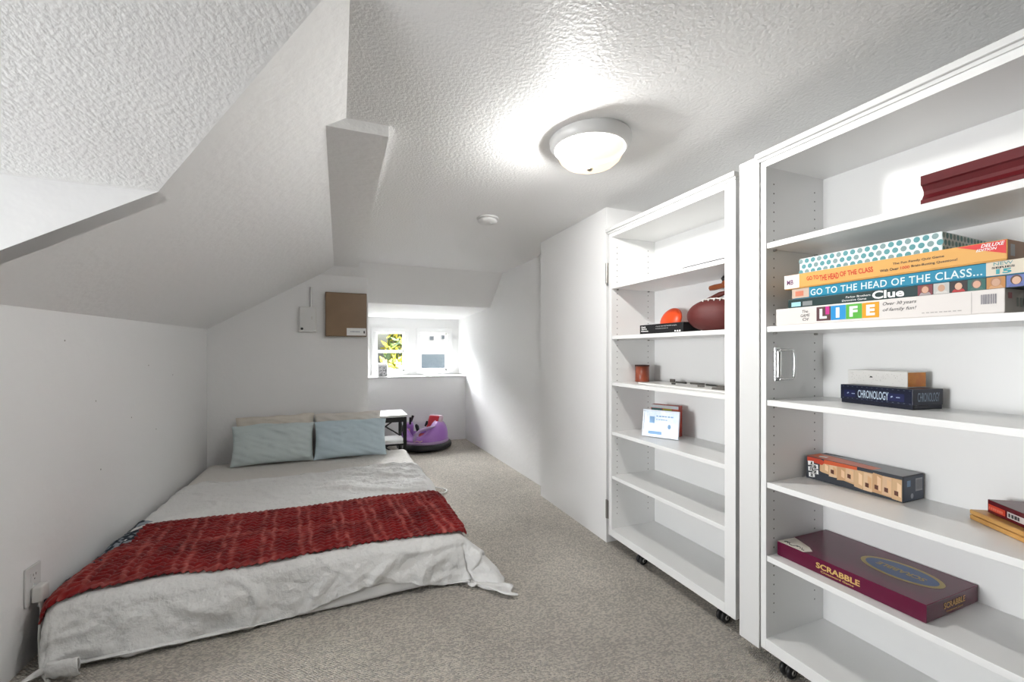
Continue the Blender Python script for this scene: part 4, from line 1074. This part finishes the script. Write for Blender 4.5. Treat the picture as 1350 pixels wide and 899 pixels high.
# ------------------------------------------------------------------ window ledge pot
lp = thing('ledge_canister', 'small white canister with grey mottled front on the window ledge', 'canister', (.475, 5.235, .7835))
MB().rbox(.420, .530, 5.180, 5.290, .7835, .935, .012, seg=3).build('canister', mat('white_ceramic', (.82, .82, .81), .4), lp)
MB().rbox(.426, .524, 5.1765, 5.1815, .792, .905, .001).build('front_print', mat('grey_mottle', (.12, .12, .13), .6, vary=(60, (.65, .65, .66))), lp)
# white cable end lying by the bed
cb_ = MB().tube(catmull([Vector(p) for p in ((.655, 3.32, .012), (.68, 3.32, .02), (.715, 3.30, .014), (.765, 3.24, .010), (.74, 3.18, .010), (.68, 3.18, .010))]), .006, 8)
cbl = cb_.build('charging_cable', PLW); tag(cbl, 'white cable looping on the carpet beside the bed', 'cable')

# ------------------------------------------------------------------ outside the far windows
random.seed(2)
gnd = MB().box(-14, 16, 6.2, 40, -3.6, -3.5).build('garden_ground', mat('grass_ground', (.10, .13, .05), .9, vary=(1.5, (.16, .17, .07)))); struct(gnd, 'garden ground below the windows', 'ground')
hs = thing('neighbour_house', 'white neighbouring house with grey roof seen through the right window', 'house', (5.5, 18, -3.5))
HW = mat('house_white', (.86, .86, .85), .7); HR = mat('slate_roof', (.30, .37, .38), .8, vary=(8, (.26, .33, .34)))
MB().box(3.15, 9.0, 18, 24, -3.5, 4.2).build('wall', HW, hs)
MB().quad((2.6, 15.2, -.05), (9.2, 15.2, -.05), (9.0, 18.0, .95), (2.9, 18.0, .95)).build('lean_to_roof', HR, hs, solid=.12)
MB().box(3.1, 8.8, 15.6, 18, -3.5, -.05).build('wall', HW, hs)
for (x, z) in ((3.55, 1.55), (4.05, 1.6), (4.75, 1.55), (3.6, 2.1), (4.1, 2.15), (4.7, 2.15)):
    f0 = MB().box(x, x+.16, 17.95, 18.0, z, z+.16).build('window', mat('window_grey', (.30, .33, .36), .3), hs)
    MB().box(x+.02, x+.14, 17.94, 17.95, z+.02, z+.14).build('pane', mat('pane_grey', (.18, .22, .26), .1), f0)
LEAF = [mat('leaf_green', (.10, .16, .03), .7), mat('leaf_yellow', (.42, .36, .03), .7), mat('leaf_dark', (.03, .06, .02), .7)]
def shrub(label, cx, cy, base, h, rr, n, mix, seed):
    random.seed(seed); t = thing('shrub', label, 'shrub', (cx, cy, base), 'shrubs outside the window')
    MB().tube([(cx, cy, base), (cx+.05, cy, base+h*.4), (cx, cy, base+h*.75)], [.10, .07, .03], 8).build('trunk', mat('bark', (.10, .07, .05), .9), t)
    mbs = [MB(), MB(), MB()]
    for i in range(n):
        while True:
            p = Vector((random.uniform(-1, 1), random.uniform(-1, 1), random.uniform(-1, 1)))
            if p.length < 1: break
        p = Vector((p.x*rr, p.y*rr, p.z*h*.42)); c = Vector((cx, cy, base+h*.62))+p
        d1 = Vector((random.uniform(-1, 1), random.uniform(-1, 1), random.uniform(-1, 1))).normalized(); d2 = d1.orthogonal().normalized()
        s = random.uniform(.07, .15)
        k = 0 if random.random() < mix[0] else (1 if random.random() < mix[1] else 2)
        mbs[k].add([c, c+d1*s+d2*s*.35, c+d1*s*2, c+d1*s-d2*s*.35], [(0, 1, 2, 3)])
    for k in range(3):
        o = mbs[k].build('foliage', LEAF[k], t); o['kind'] = 'stuff'
shrub('tall yellow green shrub standing outside the left window', 1.48, 11.6, -3.5, 5.5, .42, 1800, (.3, .6), 4)
shrub('dark green shrub beside the yellow one outside the left window', .30, 11.9, -3.5, 5.0, .40, 1600, (.5, .3), 5)
shrub('bright yellow low bush outside the left window', 1.0, 9.4, -3.5, 4.35, .55, 2000, (.25, .85), 6)
